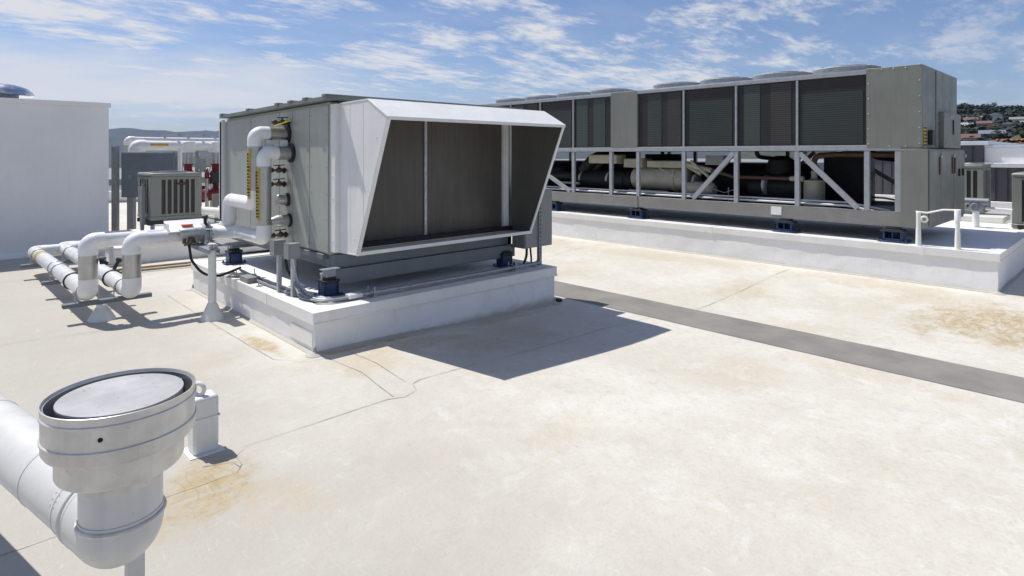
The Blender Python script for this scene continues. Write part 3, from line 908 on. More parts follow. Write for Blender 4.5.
# ------------------------------------------------------------------ the chiller
X0, X1, Y0, Y1 = 9.87, 12.10, 2.10, 11.95
K = thing('chiller', 'long air cooled chiller with eight roof fans and dark coil bays', 'chiller', (10.98, 7.0, .70))
for x in (X0, X1 - .14):
    MB().box(x, x + .14, Y0, Y1, .71, .725).box(x, x + .012, Y0, Y1, .725, .905).box(x, x + .14, Y0, Y1, .905, .92).build('base_beam', 'base', K, .003)
m = MB()
for y in (2.4, 4.79, 6.8, 8.46, 10.4, 11.8):
    m.box(X0 + .16, X1 - .16, y - .05, y + .05, .73, .90)
m.build('cross_beam', 'base', K)
MB().box(X0 + .16, X1 - .16, 2.5, 11.7, .845, .86).build('equipment_deck', 'rubber', K)
lower = [8.458, 7.456, 6.801, 5.804, 4.802, 3.789, 2.795, 2.40, 9.44, 10.42, 11.40, 11.90]
for x in (X0, X1 - .06):
    for y in lower:
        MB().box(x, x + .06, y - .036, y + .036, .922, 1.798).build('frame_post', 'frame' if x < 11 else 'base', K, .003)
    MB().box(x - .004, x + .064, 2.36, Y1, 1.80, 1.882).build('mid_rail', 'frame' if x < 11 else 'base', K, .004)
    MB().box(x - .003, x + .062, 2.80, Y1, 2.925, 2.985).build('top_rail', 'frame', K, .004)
MB().box(X0 - .012, X0 - .001, 6.80, 6.86, .70, .93).build('beam_splice', 'base', K, .002)
MB().box(X0 - .006, X0 - .001, 4.03, 4.20, .76, .895).build('rating_tag', 'whitepaint', K)
for (a, c) in (((5.62, .94), (4.84, 1.78)), ((3.75, 1.76), (2.92, .94)), ((9.39, 1.36), (8.55, .94))):
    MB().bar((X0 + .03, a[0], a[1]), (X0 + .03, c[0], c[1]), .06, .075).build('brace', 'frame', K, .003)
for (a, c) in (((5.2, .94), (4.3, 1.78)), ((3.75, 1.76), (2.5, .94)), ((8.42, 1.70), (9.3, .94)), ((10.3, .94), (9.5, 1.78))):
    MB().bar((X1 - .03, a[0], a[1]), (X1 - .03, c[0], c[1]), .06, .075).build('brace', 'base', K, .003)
# coil bays
bays = [(2.80, 3.789), (3.789, 4.802), (4.802, 5.804), (5.804, 6.80), (7.456, 8.458), (8.458, 9.44), (9.44, 10.42), (10.42, 11.40), (11.40, 11.93)]
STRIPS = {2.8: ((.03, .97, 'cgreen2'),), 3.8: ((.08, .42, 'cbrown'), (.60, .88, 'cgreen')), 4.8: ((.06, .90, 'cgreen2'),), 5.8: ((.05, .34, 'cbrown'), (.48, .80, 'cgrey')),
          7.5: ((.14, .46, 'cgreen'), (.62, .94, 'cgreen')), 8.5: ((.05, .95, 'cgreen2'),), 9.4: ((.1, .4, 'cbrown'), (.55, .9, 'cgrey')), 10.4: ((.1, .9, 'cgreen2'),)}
for x, s in ((X0 + .03, 1), (X1 - .03, -1)):
    for a, c in bays:
        MB().box(min(x, x + s * .04), max(x, x + s * .04), a + .012, c - .012, 1.89, 2.92).build('coil_panel', 'chcoil', K)
        xs_ = (x - .006, x - .001) if s > 0 else (x + .001, x + .006)
        for lo_, hi_, mt_ in STRIPS.get(round(a, 1), ()):  # vertical strips of differing tone laid over the coil panels
            MB().box(xs_[0], xs_[1], a + .02 + (c - a - .04) * lo_, a + .02 + (c - a - .04) * hi_, 1.90, 2.90 if mt_ != 'cgreen2' else 2.70).build('coil_strip', mt_, K)
    for y in (3.789, 4.802, 5.804, 8.458, 9.44, 10.42, 11.40):
        xx = X0 if s > 0 else X1 - .03
        MB().box(xx, xx + .028, y - .017, y + .017, 1.884, 2.923).bolts([(xx, y, 2.0 + .28 * k) for k in range(4)] if s > 0 else [], (-1, 0, 0), .009, .006).build('coil_post', 'frame', K, .002)
MB().box(X0 + .12, X1 - .12, 2.82, 11.9, 1.895, 1.92).build('coil_pan', 'black', K)
MB().box(X0 + .08, X1 - .08, 2.9, 11.88, 1.93, 2.90).build('coil_core', 'black', K)
m = MB().box(X0 - .006, X0 + .06, 6.806, 7.45, 1.70 + .186, 2.985)
m.bolts([(X0 - .006, y, 1.95 + .16 * k) for y in (6.83, 7.425) for k in range(7)], (-1, 0, 0), .010, .007)
m.build('blank_panel', 'chill', K, .003)
MB().box(X0 + .02, X1 - .02, 2.80, Y1 - .01, 2.986, 3.0).build('fan_deck', 'frame', K, .003)
# fans: upturned ring, wire guard, blades inside
fy = [3.24, 4.24, 5.24, 6.24, 7.82, 8.80, 9.82, 10.86]
def fan(x, y):
    MB().lathe([(.455, 0), (.465, .02), (.480, .085), (.474, .095), (.458, .085), (.448, .0)], (x, y, 3.0), (0, 0, 1), 40, False).build('fan_ring', 'fan', K)
    m = MB()
    for rr in (.08, .16, .24, .32, .40):
        m.torus((x, y, 3.105 + .03 * (1 - (rr / .46) ** 2)), (0, 0, 1), rr, .0045, 36, 4)
    for k in range(12):
        a = k * PI / 6
        m.tube([(x + q * math.cos(a), y + q * math.sin(a), 3.103 + .034 * (1 - (q / .46) ** 2)) for q in (.04, .25, .47)], .0045, 4)
    m.build('fan_guard', 'fan', K)
    m = MB()
    for k in range(5):
        a = k * 2 * PI / 5
        d = Vector((math.cos(a), math.sin(a), 0))
        n = Vector((-d.y, d.x, 0))
        c = Vector((x, y, 3.03))
        v = m.verts([c + d * .08 - n * .05 - Vector((0, 0, .02)), c + d * .44 - n * .12 - Vector((0, 0, .02)), c + d * .44 + n * .1 + Vector((0, 0, .02)), c + d * .08 + n * .05 + Vector((0, 0, .02))])
        m.face(v)
    m.lathe([(.09, -.03), (.09, .03), (.05, .045)], (x, y, 3.03), (0, 0, 1), 16)
    m.build('fan_blade', 'rubber', K)
for y in fy:
    fan(X0 + .56, y)
# end housing
m = MB().box(X0 - .008, X1, Y0, 2.798, 1.835, 3.0)
m.build('end_housing', 'chill', K, .006)
m = MB()
m.bolts([(X0 - .008, y, 1.90 + .22 * k) for y in (2.135, 2.77) for k in range(6)] + [(X0 - .008, y, 2.97) for y in (2.3, 2.45, 2.6)] + [(X0 - .008, y, 1.86) for y in (2.3, 2.5)], (-1, 0, 0), .010, .006)
m.bolts([(x, Y0, 1.95 + .3 * k) for x in (9.92, 10.8, 11.4, 12.05) for k in range(4)], (0, -1, 0), .010, .006)
m.build('housing_screw', 'galv', K)
MB().box(10.62, 10.66, Y0 - .012, Y0 - .001, 1.86, 2.97).build('housing_joint', 'chill', K)
MB().box(10.84, 12.02, 2.035, Y0 - .001, 1.84, 2.38).build('control_cabinet', 'chill', K, .005)
MB().box(11.42, 11.46, 2.02, 2.034, 2.05, 2.28).build('cabinet_handle', 'rubber', K, .003)
MB().bolts([(11.3, 2.035, 2.33), (11.0, 2.035, 1.9), (11.9, 2.035, 1.9), (11.9, 2.035, 2.33)], (0, -1, 0), .02, .014).build('cabinet_latch', 'galv', K)
MB().box(10.16, 10.40, 2.04, Y0 - .001, 1.88, 2.09).build('terminal_box', 'rubber', K, .01)
MB().box(9.90, 10.06, Y0 - .006, Y0 - .001, 1.80, 2.14).build('hazard_strip', 'yellow', K)
m = MB()
for k in range(7):
    m.box(9.895, 10.065, Y0 - .009, Y0 - .0065, 1.815 + .048 * k, 1.838 + .048 * k)
m.build('hazard_stripe', 'ink', K)
MB().box(X0 - .03, 12.22, 2.03, 2.36, .72, 1.822).build('lower_cabinet', 'chill', K, .005)
for a, c in ((9.86, 10.50), (10.52, 11.34), (11.36, 12.20)):
    d = MB().box(a, c, 2.012, 2.028, .76, 1.80).build('cabinet_door', 'chill', K, .004)
    MB().box(c - .12 if a < 11 else a + .02, c - .05 if a < 11 else a + .09, 1.995, 2.011, 1.45, 1.70).build('door_label', 'brown', d, .002)
    MB().lathe([(.03, 0), (.03, .02), (.012, .03)], (c - .03, 2.012, 1.72), (0, -1, 0), 12).build('latch', 'galv', d)
for x in (11.7, 11.98):
    MB().box(x, x + .03, 1.985, 2.011, 1.40, 1.52).build('door_handle', 'rubber', K, .006)
# machinery between the frames
MB().lathe([(.12, 0), (.20, .03), (.23, .06), (.23, .95), (.25, .96), (.25, 1.05), (.23, 1.06), (.23, 1.22), (.15, 1.26)], (10.55, 7.34, 1.25), (0, -1, 0), 28).build('compressor', 'tan', K)
m = MB().box(10.32, 10.5, 6.1, 6.9, 1.48, 1.62).box(10.3, 10.7, 7.0, 7.45, 1.47, 1.66)
m.lathe([(.05, 0), (.05, .5)], (10.45, 6.2, 1.6), (0, -.6, -.3), 12)
m.build('terminal_cover', 'tan', K, .02)
MB().lathe([(.1, 0), (.2, .05), (.22, .10), (.22, 1.55), (.2, 1.6)], (10.6, 8.93, 1.17), (0, -1, 0), 28).lathe([(.21, 0), (.235, .01), (.235, .06), (.21, .07)], (10.6, 7.6, 1.17), (0, -1, 0), 28).build('oil_cooler', 'black', K)
MB().lathe([(.2, 0), (.34, .08), (.36, .16), (.36, 7.2), (.34, 7.3), (.2, 7.38)], (11.30, 11.3, 1.22), (0, -1, 0), 32).build('evaporator', 'black', K)
MB().tube(fillet([(10.6, 8.8, 1.35), (10.6, 8.5, 1.62), (10.7, 8.1, 1.78), (10.9, 7.8, 1.5)], .2), .13, 16).tube(fillet([(10.7, 8.6, 1.3), (10.75, 8.2, 1.72), (11.2, 7.7, 1.75)], .2), .10, 16).build('suction_line', 'black', K)
MB().lathe([(.05, 0), (.16, .02), (.165, .05), (.165, .42), (.19, .425), (.19, .45), (.1, .455), (.05, .48), (.05, .60)], (10.55, 3.77, .862), (0, 0, 1), 28).build('oil_separator', 'tan', K)
MB().tube(fillet([(10.35, 6.0, 1.55), (10.35, 5.6, 1.48), (10.4, 5.1, 1.335), (10.4, 3.9, 1.335)], .15), .032, 14).build('discharge_line', 'brown', K)
MB().tube([(10.35, 6.05, 1.56), (10.35, 5.5, 1.44)], .05, 14).tube([(10.4, 4.1, 1.335), (10.4, 3.88, 1.335)], .045, 12).build('line_fitting', 'tan', K)
MB().tube(fillet([(10.55, 3.77, 1.46), (10.55, 3.77, 1.72), (10.5, 3.4, 1.745), (10.45, 2.42, 1.74)], .12), .045, 14).build('hot_gas_line', 'brown', K)
MB().lathe([(.25, 0), (.27, .05), (.27, .25), (.22, .42), (.1, .50)], (10.9, 4.45, 1.22), (0, 0, 1), 24).lathe([(.12, 0), (.28, .05), (.30, .3), (.30, 1.0), (.2, 1.1)], (10.8, 4.95, 1.15), (0, -1, 0), 28).build('second_compressor', 'black', K)
MB().box(10.72, 10.8, 4.40, 4.58, 1.46, 1.49).build('terminal_cover', 'brass', K)
MB().lathe([(.1, 0), (.25, .05), (.27, .25), (.27, 1.2), (.2, 1.3)], (10.7, 10.6, 1.25), (0, -1, 0), 24).lathe([(.1, 0), (.1, .6)], (10.4, 9.5, 1.25), (0, -1, 0), 16).build('far_compressor', 'black', K)
for z, x in ((.965, 9.98), (1.005, 10.06), (.985, 11.9)):
    MB().tube(fillet([(x, 11.5, z), (x, 3.1, z), (x + .02, 2.55, z - .09)], .25), .018, 10).build('power_conduit', 'whitejacket', K)
m = MB()
for (p, q) in (((10.2, 5.75, 1.2), (10.25, 5.2, 1.05)), ((10.25, 5.2, 1.05), (10.25, 5.0, 1.12)), ((10.25, 5.0, 1.12), (10.25, 4.98, .92)), ((10.2, 5.1, 1.15), (10.2, 5.1, .9)), ((10.1, 6.5, 1.5), (10.1, 6.1, 1.3))):
    m.tube([p, q], .008, 6)
m.build('copper_capillary', 'galv', K)
for y in (8.75, 8.0, 7.15, 5.95, 4.6):
    MB().lathe([(.16, 0), (.175, .01), (.175, .05), (.16, .06)], (10.55, y, 1.2), (0, -1, 0), 20).build('barrel_band', 'galv', K)
MB().lathe([(.05, 0), (.14, .03), (.15, .1), (.15, .5), (.10, .56)], (10.35, 6.0, 1.08), (0, -1, 0), 22).build('compressor_end', 'tan', K)
MB().box(10.2, 10.55, 7.55, 8.3, 1.55, 1.74).build('junction_cover', 'tan', K, .02)
MB().box(10.2, 10.4, 5.2, 5.55, 1.55, 1.72).build('junction_cover', 'greybox', K, .01)
for (p0_, p1_) in (((10.3, 5.9, 1.62), (10.3, 5.5, 1.30)), ((10.3, 7.3, 1.0), (10.3, 6.4, 1.0)), ((10.25, 9.2, 1.1), (10.25, 8.6, 1.1))):
    MB().tube([p0_, p1_], .028, 10).build('liquid_pipe', 'tan', K)
m = MB()
for y in (8.1, 6.9, 4.9, 3.0):
    m.tube(fillet([(10.9, y, 1.88), (10.9, y, 1.7), (11.2, y - .3, 1.65), (11.25, y - .5, 1.4)], .1), .04, 10)
m.build('liquid_line', 'black', K)
for q in ((11.75, 11.95, 7.0, 7.9, .95, 1.75), (11.75, 11.95, 4.2, 5.3, .95, 1.5), (11.5, 11.95, 3.25, 3.95, .9, 1.78)):
    MB().box(*q).build('starter_panel', 'rubber', K, .01)

# white posts with a drain line on the chiller curb
T_ = thing('drain_pipe', 'thin white drain pipe on two posts at the near end of the chiller curb', 'drain pipe', (9.63, 1.9, .5))
for y in (2.10, 1.665):
    MB().lathe([(.05, 0), (.05, .01), (.034, .012), (.029, .24), (.026, .242), (.026, .455), (.018, .465)], (9.64, y, .50), (0, 0, 1), 18).build('post', 'whitepaint', T_)
MB().tube(fillet([(9.64, 2.13, .965), (9.64, 2.0, .955), (9.64, 1.82, 1.01), (9.64, 1.63, 1.015)], .1), .012, 10).build('drain_tube', 'pvc', T_)
MB().lathe([(.036, 0), (.036, .14), (.03, .15)], (9.64, 1.665, .87), (0, 0, 1), 18).build('post_sleeve', 'pvc', T_)
MB().torus((9.72, 2.05, .86), (1, .3, 0), .035, .014, 20, 8).build('pipe_end', 'pvc', T_)
G = thing('gas_regulator', 'small grey regulator and valve on a white pipe behind the drain post', 'regulator', (13.2, 2.0, .5))
MB().lathe([(.05, 0), (.05, .34)], (12.95, 1.98, .5), (0, 0, 1), 14).build('riser', 'pvc', G)
MB().lathe([(.06, -.06), (.10, -.03), (.10, .03), (.06, .06)], (12.95, 1.98, .84), (1, .1, .1), 18).lathe([(.05, 0), (.04, .06)], (12.88, 1.98, .86), (-1, 0, 0), 12).build('regulator_body', 'strut', G)
MB().tube([(12.95, 2.2, .93), (12.95, 1.8, .93)], .06, 12).build('actuator', 'strut', G)
MB().tube([(12.95, 1.85, .82), (13.0, 1.5, .80)], .03, 12).build('outlet_pipe', 'pvc', G)

# ------------------------------------------------------------------ small condensers
def condenser(name, lab, loc, w, d, h, slots_front, slots_side, grp, badge=False):
    """front faces -Y (local), left side faces -X"""
    t = thing(name, lab, 'condenser', (0, 0, 0), grp)
    MB().box(.02, w - .02, .02, d - .02, .06, h - .05).build('coil', 'condcoil', t)
    MB().box(-.01, w + .01, -.01, d + .01, .0, .07).build('base_pan', 'cond', t, .012)
    MB().box(-.012, w + .012, -.012, d + .012, h - .07, h).build('top_cover', 'cond', t, .03)
    def grille(axis, L, n, flip, off):
        m = MB()
        c = .20 * L
        def seg(a, b2, z0, z1, dep=.014):
            if axis == 'x':
                m.box(a, b2, off - (dep if not flip else 0), off + (0 if not flip else dep), z0, z1)
            else:
                m.box(off - (dep if not flip else 0), off + (0 if not flip else dep), a, b2, z0, z1)
        seg(0, c, .07, h - .07)
        seg(L - .10 * L, L, .07, h - .07)
        a0, a1 = c, L - .10 * L
        p = (a1 - a0) / n
        for k in range(n):
            seg(a0 + k * p + p * .66, a0 + (k + 1) * p, .07, h - .07)
        seg(c, L - .10 * L, .071, .11, .010)
        seg(c, L - .10 * L, h - .12, h - .071, .010)
        m.build('louvre_panel', 'cond', t, .003)
    grille('x', w, slots_front, False, .012)
    grille('y', d, slots_side, False, .012)
    grille('x', w, slots_front, True, d - .012)
    grille('y', d, slots_side, True, w - .012)
    MB().torus((w / 2, d / 2, h + .01), (0, 0, 1), w * .36, .01, 28, 6).torus((w / 2, d / 2, h + .02), (0, 0, 1), w * .2, .006, 24, 5).build('fan_guard', 'strut', t)
    if badge:
        m = MB().lathe([(.07, 0), (.07, .008)], (w * .60, -.004, h - .20), (0, -1, 0), 20)
        bmesh.ops.scale(m.bm, vec=(1.25, 1, .42), space=Matrix.Translation((-w * .60, 0, -(h - .20))), verts=m.bm.verts[:])
        bd = m.build('badge', 'ink', t)
        m = MB()
        for k in range(5):
            m.box(w * .60 - .052 + k * .022, w * .60 - .036 + k * .022, -.0165, -.0125, h - .212, h - .188)
        m.build('badge_lettering', 'red', bd)
    t.location = loc
    return t
condenser('condenser_unit', 'square green grey condenser with louvred sides on a stand behind the pipes', (2.755, 12.35, .54), .84, 1.0, .86, 6, 4, 'small louvred condensers', True)
st = thing('equipment_stand', 'dark strut stand under the louvred condenser left of the air handler', 'stand', (3.2, 12.8, 0))
MB().box(2.72, 3.7, 12.42, 12.48, .46, .535).box(2.72, 3.7, 13.2, 13.26, .46, .535).box(2.75, 2.81, 12.49, 13.19, .44, .50).build('rail', 'rubber', st, .004)
for x in (2.80, 3.6):
    for y in (12.45, 13.23):
        MB().box(x - .03, x + .03, y - .03, y + .03, .276, .455).build('leg', 'strut', st, .003)
MB().box(2.66, 2.72, 12.6, 12.75, .45, 1.15).tube([(2.69, 12.65, .276), (2.69, 12.65, 1.2)], .02, 8).build('disconnect_switch', 'greybox', st, .004)
c = condenser('condenser_unit', 'narrow louvred condenser between the chiller end and the dark clad wall', (14.30, 2.08, .62), .85, .42, .93, 4, 3, 'small louvred condensers')
c2 = condenser('condenser_unit', 'louvred condenser cut by the right edge beyond the chiller curb', (13.15, .66, .50), .9, .86, .93, 5, 5, 'small louvred condensers')
tag(MB().box(13.85, 14.7, 1.72, 2.75, .503, .60).build('equipment_sleeper', 'whitepaint', None, .01), 'low white sleeper under the narrow condenser by the chiller end', 'sleeper')
tag(MB().box(13.25, 13.95, .5, 1.45, .502, .56).box(13.3, 13.4, .56, 1.6, .40, .495).build('condenser_rail', 'rubber', None, .01) if False else MB().box(13.05, 14.05, .80, .88, .0, .495).box(13.05, 14.05, 1.36, 1.44, .503, .56).box(13.05, 14.05, .60, .68, .0, .495).build('condenser_rail', 'rubber', None, .006), 'black rails under the condenser at the right edge', 'rails')
t = thing('equipment_pad', 'low membrane covered kerb behind the left condenser pipes', 'kerb', (3.0, 11.9, 0))
MB().box(1.95, 5.6, 11.10, 13.6, -.02, .255).build('pad_wall', 'curb', t, .02)
MB().box(1.93, 5.62, 11.08, 13.62, .257, .275).build('pad_cover', 'curb', t, .006)
m = thing('roof_pipe', 'thin brown pipes lying on the roof behind the support post', 'pipe', (2.2, 10.6, 0))
for k in range(2):
    MB().tube([(1.75, 10.25 + .25 * k, .03), (4.6, 10.0 + .27 * k, .03)], .018, 8).build('pipe_section', 'wet', m)

# ------------------------------------------------------------------ left background
W = thing('penthouse', 'plain white penthouse wall with a metal coping at the left edge', 'penthouse', (0, 14.5, 0))
MB().box(-6, 2.235, 13.08, 18.5, -.1, 2.60).build('wall', 'wallwhite', W, .004)
MB().box(-6.03, 2.265, 13.045, 18.53, 2.60, 2.685).build('coping', 'wallwhite', W, .004)
m = MB()
m.bolts([(.35, 13.08, .95), (.55, 13.08, .75), (.5, 13.08, .78)], (0, -1, 0), .02, .006)
m.build('wall_fixing', 'rubber', W)
MB().prism([(13.08, 0), (12.96, 0), (12.96, .004), (13.08, .09)], 'X', -6, 2.23).build('base_flashing', 'curb', W)
Q = thing('exhaust_cowl', 'round stainless mushroom cowl on top of the white penthouse wall', 'exhaust cowl', (.75, 14.0, 2.685))
MB().lathe([(.30, 0), (.30, .10), (.34, .11)], (.72, 13.9, 2.685), (0, 0, 1), 40).build('cowl_neck', 'strut', Q)
MB().lathe([(.33, .10), (.50, .095), (.52, .10), (.50, .16), (.42, .235), (.28, .285), (.1, .305), (.0, .308)], (.72, 13.9, 2.685), (0, 0, 1), 48).build('cowl_dome', 'steel', Q)
D = thing('electrical_cabinet', 'wide dark grey electrical cabinet on posts behind the left condenser', 'cabinet', (3.3, 15.3, 0))
a, c = Vector((2.93, 15.78, 0)), Vector((3.90, 14.95, 0))
dv = (c - a).normalized()
nv = Vector((dv.y, -dv.x, 0))
def obox(m, s0, s1, n0, n1, z0, z1):
    v = m.verts([a + dv * s + nv * n + Vector((0, 0, z)) for z in (z0, z1) for n in (n0, n1) for s in (s0, s1)])
    for q in ((0, 2, 3, 1), (4, 5, 7, 6), (0, 1, 5, 4), (2, 6, 7, 3), (0, 4, 6, 2), (1, 3, 7, 5)):
        m.face([v[i] for i in q])
    return m
obox(MB(), 0, 1.17, -.26, 0, .78, 1.80).build('enclosure', 'darkbox', D, .01)
obox(MB(), .02, 1.15, -.02, .012, .80, 1.78).build('door', 'darkbox', D, .008)
obox(MB(), .16, .24, .012, .03, 1.20, 1.29).build('door_latch', 'greybox', D, .01)
for s, w, z, n0, n1 in ((-.13, .12, 1.93, -.06, .04), (.17, .14, .779, -.16, -.04), (1.25, .07, 1.9, -.10, -.03)):
    obox(MB(), s - w / 2, s + w / 2, n0, n1, 0, z).build('post', 'whitepaint' if s > .5 else 'conduit', D, .004)

# overhead pipe rack and red pump valves far behind
RK = thing('pipe_rack', 'white insulated header pipes on steel posts beyond the dark grey cabinet', 'pipe rack', (4.6, 17, 0))
pipe(RK, [(3.45, 17.0, 1.2), (3.45, 17.0, 1.96), (9.5, 17.0, 1.96)], .12, ['pvc', 'pvc'], 1.18, .2)
pipe(RK, [(3.52, 18.2, 1.1), (3.52, 18.2, 2.13), (9.8, 18.2, 2.13)], .07, ['jacket', 'pvc'], 1.2, .14)
for x in (4.63, 5.30, 6.1, 7.0):
    MB().lathe([(.16, -.16), (.18, -.12), (.18, .1), (.15, .13)], (x, 17.0, 1.95), (0, 0, 1), 20).box(x - .20, x + .20, 16.87, 17.13, 1.90, 2.03).build('tee_cover', 'pvc', RK, .03)
    MB().lathe([(.10, 0), (.10, .30)], (x, 17.0, 1.50), (0, 0, 1), 20).build('drop_pipe', 'jacket', RK)
m = MB().bar((3.75, 16.872, 1.985), (4.15, 16.872, 1.985), .008, .055)
m.build('pipe_label', 'yellow', RK)
for x in (4.37, 4.95, 5.65, 6.6):
    MB().box(x - .04, x + .04, 17.35, 17.43, 0, 2.1).box(x - .03, x + .03, 16.8, 18.4, 2.225, 2.26).build('rack_post', 'strut', RK, .003)
MB().bar((4.2, 17.4, 1.86), (7.2, 17.4, 1.86), .05, .05).build('rack_rail', 'strut', RK)
for x, hh_, mm_ in ((4.05, 1.5, 'galv'), (4.85, 1.75, 'jacket'), (5.05, 1.3, 'strut'), (5.5, 1.6, 'galv'), (5.75, 1.2, 'jacket')):
    MB().tube(fillet([(x, 17.6, .05), (x, 17.6, hh_), (x + .3, 17.9, hh_), (x + .3, 17.9, .05)], .1), .045, 10).build('branch_pipe', mm_, RK)
for x, z_ in ((4.8, 1.35), (5.15, 1.0), (5.55, 1.25)):
    MB().box(x - .11, x + .11, 16.5, 16.6, z_, z_ + .28).box(x - .02, x + .02, 16.52, 16.58, .0, z_).build('gauge_panel', 'rubber' if z_ < 1.3 else 'greybox', RK, .005)
for i, x in enumerate((4.63, 5.30, 6.1)):
    t = thing('red_pump', ('red pump and valve below the left drop of the pipe rack', 'red pump and valve beside the rear corner of the air handler', 'red pump hidden partly behind the air handler')[i], 'pump', (x, 17, 0), 'red pumps under the pipe rack')
    MB().lathe([(.13, 0), (.13, .03), (.09, .04), (.10, .1), (.09, .17), (.13, .18), (.13, .21)], (x, 17, 1.285), (0, 0, 1), 18).build('check_valve', 'red', t)
    MB().tube(fillet([(x, 17, 1.285), (x, 17, .75), (x + .3, 16.9, .7)], .12), .08, 14).build('suction_pipe', 'red', t)
    MB().lathe([(.06, 0), (.2, .03), (.22, .1), (.22, .2), (.15, .26), (.15, .34), (.17, .35), (.17, .8), (.1, .84)], (x + .25, 17.1, .7), (.3, -.6, 0), 20).build('motor', 'red', t)
    MB().torus((x + .02, 16.8, 1.02), (.2, 1, 0), .10, .016, 18, 6).tube([(x + .02, 16.8, 1.02), (x, 17, 1.02)], .02, 8).build('hand_wheel', 'red', t)
    for dx_, dz_ in ((.34, 1.12), (-.22, .98), (.52, .82)):
        MB().lathe([(.07, 0), (.075, .02), (.05, .03), (.06, .09), (.05, .15), (.075, .16), (.07, .18)], (x + dx_, 16.62, dz_), (0, 0, 1), 14).torus((x + dx_, 16.55, dz_ + .26), (0, 1, .3), .06, .012, 14, 5).tube([(x + dx_, 16.62, dz_ + .17), (x + dx_, 16.56, dz_ + .26)], .014, 6).build('gate_valve', 'red', t)
        MB().tube([(x + dx_, 16.62, .3), (x + dx_, 16.62, dz_)], .045, 10).build('valve_pipe', 'jacket' if dx_ > 0 else 'pvc', t)
    MB().box(x - .15, x + .6, 16.6, 17.3, 0, .3).build('pump_base', 'whitepaint', t, .02)
LP = thing('low_header_pipe', 'white insulated pipes crossing low between the condenser and the air handler', 'pipe', (3.9, 13.9, 0))
pipe(LP, [(3.9, 14.9, .52), (4.4, 13.4, .52), (4.9, 12.2, .52)], .08, ['pvc', 'pvc'], 1.15, .15)
pipe(LP, [(4.15, 15.1, .42), (4.62, 13.6, .42), (5.1, 12.4, .42)], .08, ['pvc', 'pvc'], 1.15, .15)
for (x, y) in ((4.15, 13.6), (4.6, 12.9)):
    MB().box(x - .05, x + .05, y - .05, y + .05, 0.2, .45).build('pipe_stand', 'whitepaint', LP, .004)
for i, (x, y, w, h) in enumerate(((4.62, 12.0, .14, .22), (4.9, 15.9, .2, .3))):
    t = thing('junction_box', ('small olive grey junction box low behind the air handler pipes', 'grey junction box among the red pumps')[i], 'junction box', (x, y, 0), None)
    MB().box(x, x + w, y, y + .12, .45, .45 + h).build('box', 'chill', t, .006)
    MB().box(x + .05, x + .09, y + .04, y + .08, 0, .449).build('strut_post', 'strut', t)
# far service block beyond the left roof edge, dark windows
# ------------------------------------------------------------------ fall arrest post and vent duct in the foreground
N = thing('roof_anchor', 'short square white anchor post with a ring on top, behind the vent', 'roof anchor', (1.13, 3.83, 0))
MB().prism([(1.055, 3.765), (1.195, 3.765), (1.195, 3.895), (1.055, 3.895)], 'Z', 0, .33).build('post', 'whitepaint', N, .018)
MB().box(1.050, 1.20, 3.760, 3.90, .205, .213).build('membrane_lap', 'whitepaint', N, .002)
MB().prism([(1.03, 3.74), (1.22, 3.74), (1.22, 3.92), (1.03, 3.92)], 'Z', -.01, .006).build('base_flashing', 'whitepaint', N, .003)
MB().torus((1.10, 3.83, .365), (.75, .66, 0), .034, .0125, 24, 10).build('ring', 'whitepaint', N)
DU = thing('vent_duct', 'fat grey vent duct with an upturned elbow and flat round cap in the foreground', 'vent duct', (.387, 2.076, 0))
cx, cy = .387, 2.076
dd = Vector((math.cos(R(102)), math.sin(R(102)), 0))
h0 = .648
MB().tube([Vector((cx, cy, h0)) + dd * .12, Vector((cx, cy, h0)) + dd * 6.5], .104, 40).build('duct_pipe', 'duct', DU)
for s in (.225, .50, 1.15, 2.2, 3.3):
    c = Vector((cx, cy, h0)) + dd * s
    MB().tube([c - dd * .004, c + dd * .004], .1055, 40).build('duct_joint', 'duct', DU)
m = MB()
for s in (.135, .165):
    c = Vector((cx, cy, h0)) + dd * s
    m.torus(c, dd, .104, .006, 44, 8)
m.build('duct_bead', 'duct', DU)
m = MB()
for s in (.215, .24):
    for k in range(16):
        ang = R(20 + k * 9)
        a_, b_ = frame_of(dd)
        e = a_ * math.cos(ang) + b_ * math.sin(ang)
        m.lathe([(.0035, 0), (.002, .002)], Vector((cx, cy, h0)) + dd * s + e * .1038, e, 6)
m.build('duct_rivet', 'collar', DU)
m = MB().tube(fillet([(cx, cy, .705), (cx, cy, h0), Vector((cx, cy, h0)) + dd * .14], .045, 14), .1085, 44)
m.build('elbow', 'duct', DU)
MB().torus((cx, cy, .690), (0, 0, 1), .1095, .0065, 48, 8).build('elbow_bead', 'collar', DU)
MB().lathe([(.106, 0), (.106, .152)], (cx, cy, .675), (0, 0, 1), 48).build('riser', 'duct', DU)
MB().lathe([(.1065, .795), (.1085, .795), (.1085, .83), (.1065, .83)], (cx, cy, 0), (0, 0, 1), 48, False).build('riser_band', 'collar', DU)
MB().lathe([(.120, .826), (.158, .838), (.162, .846), (.162, .915), (.150, .916)], (cx, cy, 0), (0, 0, 1), 56).build('cap_collar', 'collar', DU)
MB().lathe([(.150, .905), (.186, .915), (.1915, .925), (.1915, .950), (.1955, .953), (.1955, .958), (.1915, .961), (.1915, 1.018), (.1955, 1.021), (.1955, 1.026), (.1925, 1.029), (.1935, 1.050), (.1915, 1.051), (.1885, 1.046), (.186, .93), (.15, .928)], (cx, cy, 0), (0, 0, 1), 72).build('cap_band', 'collar', DU)
MB().lathe([(.150, .925), (.152, .99), (.158, 1.01), (.1595, 1.036), (.161, 1.040), (.160, 1.044), (.150, 1.0435), (.05, 1.042), (.0, 1.0418)], (cx, cy, 0), (0, 0, 1), 64).build('cap_disc', 'disc', DU)
